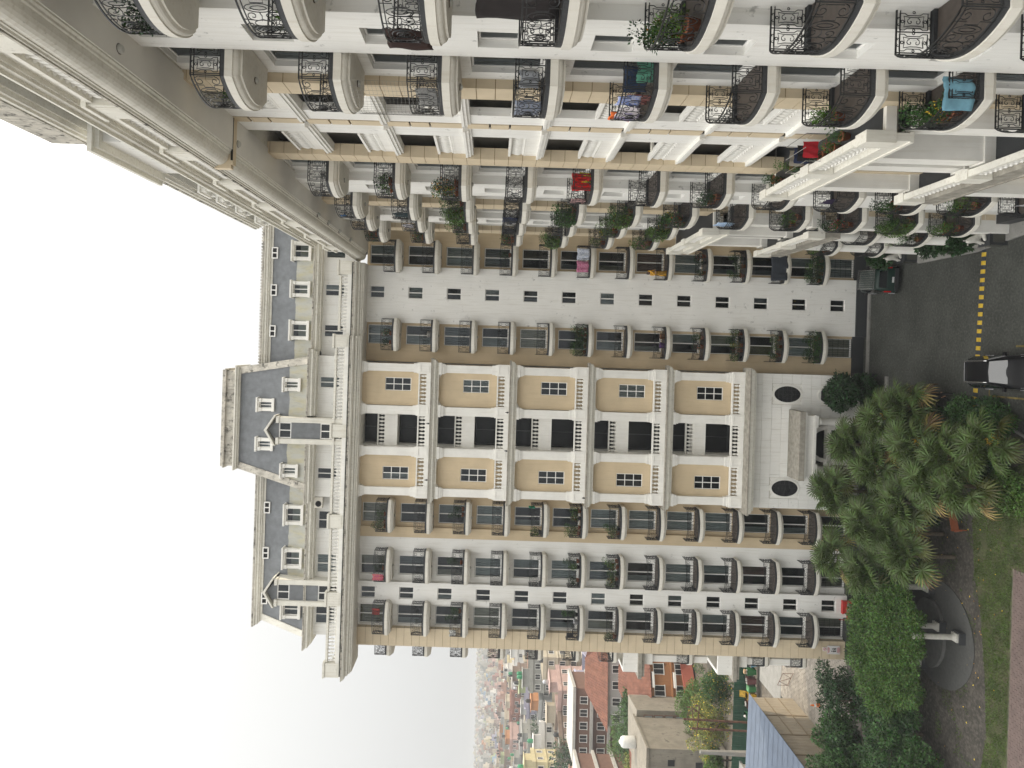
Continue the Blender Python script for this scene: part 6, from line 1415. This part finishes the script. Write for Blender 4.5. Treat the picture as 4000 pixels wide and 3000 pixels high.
K = [('d', 12, [('bush', -.6), ('flower_red', .1)]), ('d', 7, [('tall', -.9), ('tall', -.45), ('bush', 0), ('flower_red', .45), ('tall', .85)]), ('d', 4, [('flower_red', -.2), ('flower_white', .5)]), ('d', 3, [('bush', -.9), ('flower_red', -.4), ('bush_yellow', 0), ('tall', .45), ('bush', .9)]), ('d', 2, [('bush', -.7), ('trail', .0), ('flower_white', .6)]), ('d', 1, [('tall', -.8), ('tall', -.3), ('bush', .2), ('tall', .7)]),
     ('e', 9, [('bush', .3)]), ('e', 4, [('trail', -.6), ('bush', .2), ('flower_red', .7)]), ('e', 3, [('tall', -.7), ('flower_white', .0), ('tall', .6)]), ('e', 1, [('tall', -.9), ('tall', -.4), ('tall', .1), ('bush', .6)]),
     ('c', 12, [('tall', -.8), ('bush', .2), ('flower_white', -.4)]), ('c', 10, [('tall', .3), ('bush', .7)]), ('c', 8, [('bush', -.9)]), ('c', 7, [('bush', .8), ('flower_red', .3), ('tall', -.4), ('tall', -.9)]), ('c', 6, [('bush', -.8), ('tall', -.4)]), ('c', 5, []),
     ('b', 12, [('bush', -.1)]), ('b', 10, [('tall', .5)]), ('b', 7, [('tall', .8), ('bush', .4), ('bush', -.6)]), ('b', 6, [('tall', .9), ('flower_orange', .5), ('bush', 0), ('flower_orange', -.4), ('bush', -.8)]),
     ('a', 10, [('tall', .3), ('bush', .7)]), ('a', 7, [('tall', .7)]), ('a', 6, [('bush', -.9)]),
     ('A', 11, [('spiky', .95)]), ('A', 8, [('tall', .9), ('bush', .4), ('bush', -.1), ('flower_orange', .7)]), ('A', 12, [('bush', .3), ('trail', .8)]),
     ('B', 12, [('spiky', .7), ('spiky', 1.0)]), ('B', 6, [('bush', .5)]), ('B', 5, [('bush_yellow', -.3), ('tall', .2), ('bush', .8), ('trail', -.8)]),
     ('C', 11, [('bush', -.8), ('trail', -.2)]), ('C', 10, [('tall_orange', -.8), ('tall_orange', -.3), ('tall_orange', .2), ('flower_orange', .7), ('tall', 1.0)]), ('C', 6, [('bush', -.6), ('trail', .4)]), ('C', 3, [('bush', .6), ('tall', .9)]), ('C', 2, [('tall', -.5), ('trail', .5)]),
     ('D', 10, [('tall', -1.), ('tall', -.5), ('flower_pink', 0), ('tall', .5), ('tall', 1.)]), ('D', 8, [('tall', -.9), ('tall', -.3), ('bush', .3), ('flower_red', .8)]), ('D', 7, [('tall', -.9), ('tall', -.4), ('flower_red', .3), ('bush_yellow', .8)]), ('D', 6, [('flower_red', -.5), ('bush', .1), ('tall', .7), ('bush_yellow', 1.)]), ('D', 4, [('bush', -.8), ('trail', 0)]), ('D', 3, [('flower_red', -.3), ('flower_pink', .4), ('tall', .9)]), ('D', 2, [('tall', -.8), ('tall', -.2), ('tall', .5)]), ('D', 1, [('tall', -.3), ('tall', .6), ('flower_red', 0)]),
     ('E', 10, [('tall', -.8), ('tall', -.2), ('flower_pink', .5)]), ('E', 7, [('tall', -.7), ('trail', 0), ('bush_yellow', .6)]), ('E', 6, [('bush_yellow', -.8), ('tall', -.2), ('flower_white', .4), ('bush', .9)]), ('E', 1, [('tall', -.6), ('tall', 0), ('tall', .6)]),
     ('F', 12, [('flower_red', -.6), ('flower_red', 0), ('bush', .6)]), ('F', 11, [('flower_red', .2), ('bush', .8)]), ('F', 9, [('flower_red', -.5), ('flower_red', .2), ('bush_yellow', .7)]), ('F', 8, [('tall', -.7), ('bush', -.1), ('flower_white', .6), ('tall', .9)]), ('F', 7, [('bush', 0)]), ('F', 6, [('flower_pink', -.6), ('tall', .1), ('flower_white', .7)]), ('F', 2, [('tall', -.6), ('tall', .1), ('tall', .8)])]
for c, k, L_ in K:
    for kind, du in L_:
        dw = 1.02 + (.22 if abs(du) < .7 else 0) if abs(du) < .95 else .85
        pot_plant(c, k, du, dw - .12, kind, 1.05 if c in MCOL else 1.1)
# climbing plants filling whole balconies
def vine(c, k, mt, lb, n=1500, du=0.):
    q = MB(); leafcloud(q, [(-.8, -1.15, .5, .4, .25, .5), (-.2, -1.4, .5, .45, .25, .45), (.4, -1.4, .45, .45, .25, .5), (.95, -1.15, .5, .3, .25, .5), (0, -1.0, .25, .8, .3, .3)], int(n * 1.6), .085, rp)
    p, rz = onb(c, k, du, 0); o = inst('balcony_foliage', q.mesh('balcony_foliage', mt, recalc=False), p, rz); tag(o, lb, 'plant', 'plants growing through the balcony rails')
vine('D', 10, LEAFL, 'dense light green climber through the rail of the tenth balcony up, fourth wing column'); vine('C', 8, LEAFY, 'no', 0) if False else None
vine('D', 8, LEAF, 'thick mid green foliage filling the eighth balcony up of the fourth wing column'); vine('D', 7, LEAFL, 'light green foliage with long shoots on the seventh balcony up, fourth wing column'); vine('F', 8, LEAFL, 'pale green foliage spilling over the eighth balcony of the last wing column', 1200)
vine('E', 6, LEAFL, 'bright foliage pushing out of the sixth balcony of the fifth wing column', 1000); vine('d', 7, LEAFD, 'dark foliage along the rail of the seventh balcony right of the pavilion', 1100); vine('d', 1, LEAF, 'thick green foliage hanging from the lowest balcony right of the pavilion', 1300); vine('D', 2, LEAFL, 'large spreading foliage over the second balcony of the fourth wing column', 1500); vine('e', 1, LEAFD, 'dark foliage covering the lowest balcony rail at the inner corner', 1300)
# laundry
def cloth(c, k, du, dw, wd, h, col, lb, z=.95, along=True, seed=0, col2=None):
    r_ = random.Random(seed + k); q = MB(); n_, m_ = 10, 8; vs = []
    for i in range(n_ + 1):
        for j in range(m_ + 1):
            x = -wd / 2 + wd * i / n_; t = j / m_; y = .05 * math.sin(i * 1.3 + seed) * (.3 + t) + .02 * math.sin(i * 2.9 + j); vs.append((x * (1 - .08 * t), y, -h * t + .03 * math.sin(i * .9)))
    q.add(vs, [(i * (m_ + 1) + j, (i + 1) * (m_ + 1) + j, (i + 1) * (m_ + 1) + j + 1, i * (m_ + 1) + j + 1) for i in range(n_) for j in range(m_)])
    mt = mat('cloth', col, .9, .2, 3.) if not col2 else mat('patterned_cloth', col, .9, .1, 14., col2=col2)
    me = q.mesh('hanging_cloth', mt, True, recalc=False); p, rz = onb(c, k, du, dw)
    o = inst('hanging_cloth', me, p + Vector((0, 0, z)), rz + (0 if along else math.pi / 2)); md = o.modifiers.new('s', 'SOLIDIFY'); md.thickness = .012
    tag(o, lb, 'cloth', 'laundry hanging on the balconies')
cloth('e', 7, .5, 1.5, .9, .95, (.25, .3, .45), 'blue and white printed sheet over the seventh balcony rail at the inner corner', z=1.05, col2=(.7, .72, .75)); cloth('e', 7, -.45, 1.5, .9, .9, (.35, .03, .14), 'magenta flowered sheet over the seventh balcony rail at inner corner', z=1.05, seed=2, col2=(.6, .3, .4))
cloth('e', 2, -.1, 1.52, 2.0, 1.25, (.03, .035, .045), 'large dark tarpaulin draped over the second balcony rail at the inner corner', z=1.15, seed=3)
cloth('c', 8, .95, .7, .7, .45, (.02, .32, .18), 'bright green cloth on the side rail of the eighth balcony left of the pavilion', z=1.1, seed=4, along=False)
cloth('b', 12, .75 - 1.5, 1.42, .5, .85, (.45, .05, .25), 'pink and red cloth over the top balcony rail, second balcony column of the far block', z=.98, seed=5, col2=(.5, .2, .08))
cloth('a', 12, .6, 1.3, .5, .6, (.35, .06, .05), 'dark red cloth on the top balcony, left-hand balcony column of the far block', z=.95, seed=6)
cloth('a', 10, -1.05, .9, .5, .5, (.65, .65, .62), 'white cloth on the tenth balcony rail, left-hand column of the far block', z=.98, seed=7)
cloth('C', 8, -1.15, .75, .8, .9, (.6, .02, .02), 'red cloth behind the side rail of the eighth balcony, third wing column', z=.95, along=False, seed=8); cloth('C', 8, -1.1, .55, .5, .5, (.6, .5, .02), 'yellow cloth below the red one, eighth balcony of the third wing column', z=.6, along=False, seed=9)
cloth('C', 8, .3, 1.3, .9, .7, (.5, .3, .3), 'pale pink cloth inside the rail of the eighth balcony, third wing column', z=.85, seed=10)
cloth('D', 9, 0, 1.35, 1.6, .8, (.02, .03, .07), 'dark navy blanket over the ninth balcony rail, fourth wing column', z=.98, seed=11); cloth('E', 9, 0, 1.3, 1.5, .8, (.02, .02, .025), 'black cloth across the ninth balcony rail, fifth wing column', z=.98, seed=12)
cloth('D', 11, 0, 1.3, 1.3, .8, (.03, .06, .07), 'dark teal clothes on the eleventh balcony, fourth wing column', z=.9, seed=13); cloth('E', 11, -.3, 1.25, .8, .6, (.6, .58, .62), 'white printed cloth on the eleventh balcony, fifth wing column', z=.9, seed=14); cloth('D', 12, .95, 1.25, .35, .3, (.04, .18, .42), 'small bright blue bag tied to the top balcony rail, fourth wing column', z=1.05, seed=15)
for i, (col, c2, du, dw, z) in enumerate((((.6, .6, .66), (.1, .2, .6), -.5, 1.2, .98), ((.7, .65, .68), None, 0, 1.35, .9), ((.65, .14, .03), None, .75, 1.2, .98), ((.5, .22, .2), None, -.2, 1.0, .65), ((.55, .5, .6), (.3, .25, .5), .4, 1.3, .85), ((.03, .05, .1), None, -1.0, .75, .9), ((.12, .35, .25), None, -1.1, .5, .55))):
    cloth('B', 8, du, dw, .75, .65, col, ['striped white and blue', 'pale lilac', 'bright orange', 'dusty red', 'grey lilac', 'navy', 'sea green'][i] + ' garment among washing, eighth balcony, second wing column', z=z, seed=20 + i, col2=c2, along=i < 5)
cloth('B', 9, .0, 1.3, 1.3, .75, (.35, .35, .38), 'grey and blue patterned towel inside the rail of the ninth balcony, second wing column', z=.9, seed=31, col2=(.2, .25, .35)); cloth('B', 9, -.9, .8, .5, .55, (.4, .42, .45), 'pale blue-grey bag hung on the side rail of the ninth balcony, second wing column', z=.8, seed=32, along=False)
cloth('B', 5, -1.2, .95, .95, .85, (.16, .33, .42), 'large sky blue cloth thrown over the side rail of the fifth balcony, second wing column', z=1.08, seed=33, along=False); cloth('B', 10, 0, 1.1, 1.6, .6, (.4, .4, .38), 'tangle of pale washing on a rack, tenth balcony of the second wing column', z=.75, seed=34, col2=(.2, .2, .2))
cloth('A', 9, 0, .6, 2.0, 1.9, (.025, .02, .02), 'dark screen standing behind the rail of the ninth balcony, nearest wing column', z=1.95, seed=35); cloth('A', 10, .6, 1.3, 1.1, 1.05, (.03, .015, .012), 'dark brown mat against the rail of the tenth balcony, nearest wing column', z=1.0, seed=36)
cloth('D', 5, .2, 1.2, 1.1, .9, (.25, .4, .65), 'light blue shirts drying on the fifth balcony, fourth wing column', z=1.25, seed=37, col2=(.5, .62, .75)) ; cloth('C', 1, -.6, 1.0, 1.2, .7, (.6, .6, .6), 'row of white and dark washing on the lowest balcony, third wing column', z=1.0, seed=38, col2=(.1, .1, .12))
cloth('C', 4, -.2, 1.1, .9, .5, (.03, .02, .05), 'dark clothes draped on the fourth balcony, third wing column', z=1.1, seed=39)
# washing and pots on the wing terrace
for i, (y, w_, kind) in enumerate(((30.9, .3, 'bush'), (30.2, .55, 'trail'), (29.0, .2, 'tall'), (28.0, .6, 'bush'), (26.4, .5, 'flower_red'), (25.5, .45, 'flower_red'), (24.9, .2, 'bush'))):
    e = empty('potted_plant', M2(y, w_, 16.92), 0, label=f'{DESC[kind]} on dark wing terrace floor, {ORD[i + 1]} from far end', cat='plant', group='pots on the wing terrace')
    inst('pot', PT, (0, 0, 0), 0, e, local=True, scale=(1.1,) * 3); inst('foliage', plantmesh(kind, i % 3), (0, 0, .05), i, e, local=True, scale=(.75,) * 3)
for i, (y, col, lb) in enumerate(((27.3, (.3, .27, .22), 'checked brown cloth'), (26.9, (.02, .03, .08), 'navy blue cloth'), (26.6, (.01, .01, .012), 'black cloth'), (26.1, (.4, .01, .02), 'bright red cloth'))):
    q = MB(); n_ = 8; q.add([(-.3 + .6 * x / n_, .04 * math.sin(x * 1.7 + t), -.55 * t / 4) for x in range(n_ + 1) for t in range(5)], [(a * 5 + b, (a + 1) * 5 + b, (a + 1) * 5 + b + 1, a * 5 + b + 1) for a in range(n_) for b in range(4)])
    o = inst('hanging_cloth', q.mesh('hanging_cloth', plain('terrace_cloth', col, .9), True, recalc=False), M2(y, .35, 18.0), 0); tag(o, lb + ' on the drying rack of the wing terrace', 'cloth', 'washing on the wing terrace')
q = MB()
for y in (25.8, 27.6):
    for x in (-.15, .85): q.tube([M2(y, x, 16.92), M2(y, x, 18.02)], .02, 4)
for x in (-.15, .35, .85): q.tube([M2(25.8, x, 18.02), M2(27.6, x, 18.02)], .012, 4)
tag(q.build('drying_rack', CHR), 'thin metal clothes rack standing on the wing terrace', 'rack')
# furniture and machines
def acunit(x, y, z, rz, lb):
    e = empty('air_conditioner', (x, y, z), rz, label=lb, cat='air conditioner')
    o = MB().box(-.42, .42, -.16, .16, 0, .62).build('casing', CREAM); o.parent = e
    q = MB(); q.tube([(-.1 + .22 * math.cos(t * math.pi / 10), -.17, .31 + .22 * math.sin(t * math.pi / 10)) for t in range(20)], .015, 4, True)
    for t in range(6): a = t * math.pi / 6; q.tube([(-.1 - .21 * math.cos(a), -.172, .31 - .21 * math.sin(a)), (-.1 + .21 * math.cos(a), -.172, .31 + .21 * math.sin(a))], .006, 3)
    q.k = 1; q.add([(-.1 + .21 * math.cos(t * math.pi / 8), -.163, .31 + .21 * math.sin(t * math.pi / 8)) for t in range(16)], [tuple(range(16))]); o = q.build('fan_guard', [POTD, DARK]); o.parent = e
acunit(-12.4, 55.2, 42.0, 0, 'air conditioner outdoor unit high on the attic wall left of the pavilion')
acunit(8.85, 29.9, 31.2, 0, 'air conditioner fan unit in a small loggia of the wing, fourth opening down'); acunit(8.85, 29.7, 22.2, 0, 'air conditioner unit in a lower loggia of the wing pavilion'); acunit(7.75, 33.6, 15.8, 0, 'white air conditioner standing beside the wing terrace') 
e = empty('chair', Vector(M1(-21.9, .7, FZ[7] + .03)), R(160), label='black chair on the seventh balcony of the left-hand column of the far block', cat='chair')
o = MB().box(-.22, .22, -.22, .22, .42, .46).build('seat', POTD); o.parent = e; o = MB().box(-.22, .22, .18, .22, .46, .95).build('backrest', POTD); o.parent = e
for sx in (-.2, .2):
    for sy in (-.2, .2): o = MB().box(sx - .02, sx + .02, sy - .02, sy + .02, 0, .42).build('leg', POTD); o.parent = e
for (c, k, du, mt, lb) in (('d', 5, -.2, plain('purple_plastic', (.12, .05, .2), .4), 'purple plastic tub on the fifth balcony right of the pavilion'), ('d', 5, .5, plain('brown_box', (.2, .1, .05), .7), 'brown storage box on the fifth balcony right of the pavilion'), ('d', 11, .1, plain('white_bowl', (.6, .58, .55), .4), 'pale round basin on the eleventh balcony right of the pavilion'), ('a', 7, .2, plain('white_bucket', (.6, .6, .62), .4), 'white bucket on the seventh balcony, left-hand column of the far block')):
    p, rz = onb(c, k, du, 1.1); q = MB(); q.lathe([(.16, 0), (.24, .38), (.26, .4), (.2, .38), (.14, .06)], 12); o = inst('tub', q.mesh('tub', mt, True), p, rz); tag(o, lb, 'tub')
# bird net between two balconies
q = MB(); cord = .0035; npt = outline(.02, 18); 
zz = [FZ[10] + .1 + i * .11 for i in range(24)]
path = npt[1:-1]
def P2(x, y): return M2(20.85 + x, -.38 - y, 0)
for i in range(0, len(path)):
    a = P2(*path[i]); q.tube([(a[0], a[1], FZ[10] + .1), (a[0], a[1], FZ[11] - .43)], cord, 3)
for z in zz: q.tube([(P2(*p)[0], P2(*p)[1], z - .04 * math.sin(i * .5)) for i, p in enumerate(path)], cord, 3)
tag(q.build('bird_net', NETM), 'fine bird net stretched between two upper balconies of the second wing column', 'net')
# pigeons on the pavilion ledges
pg = MB(); pg.lathe([(.01, 0), (.05, .03), (.07, .09), (.05, .15), (.03, .18), (.035, .22), (.01, .25)], 8); pgm = pg.mesh('pigeon', plain('pigeon_grey', (.03, .03, .035), .7), True)
for i, (u, w_, z, lb) in enumerate(((-2.6, 1.62, 39.2 - 6 + .0, ''), (-5.9, 1.6, 33.8, 'on the top ledge under the loggia'), (-10.2, 1.6, 33.8, 'on the top ledge near the left pilaster'), (-4.9, 1.4, 27.8, 'beside a pedestal on the second ledge'), (-7.8, 1.62, 27.8, 'on the second ledge below the loggia'), (-11.2, 1.62, 21.8, 'at the left end of the third ledge'))):
    if lb: o = inst('pigeon', pgm, M1(u, w_, z), i); tag(o, 'small dark pigeon perched ' + lb, 'pigeon', 'pigeons on the pavilion ledges')
# ---------------------------------------------------------------- haze over the town
hb = MB(); hb.box(-2400, 1300, -90, 2650, -1.3, 52.0)
HZ = bpy.data.materials.new('haze'); HZ.use_nodes = True; n, l = HZ.node_tree.nodes, HZ.node_tree.links; n.remove(n['Principled BSDF'])
pv = n.new('ShaderNodeVolumePrincipled'); pv.inputs['Color'].default_value = (.70, .72, .74, 1); pv.inputs['Density'].default_value = .0006; pv.inputs['Anisotropy'].default_value = 0
l.new(pv.outputs[0], n['Material Output'].inputs['Volume'])
hb.build('haze', HZ, kind='stuff')
import re
for o in bpy.data.objects:
    if o.get('label') and len(o['label'].split()) > 16: print('LONG', o.name, o['label'])
print('objects', len(bpy.data.objects), 'tris', sum(len(m_.loop_triangles) or len(m_.polygons) * 2 for m_ in bpy.data.meshes))
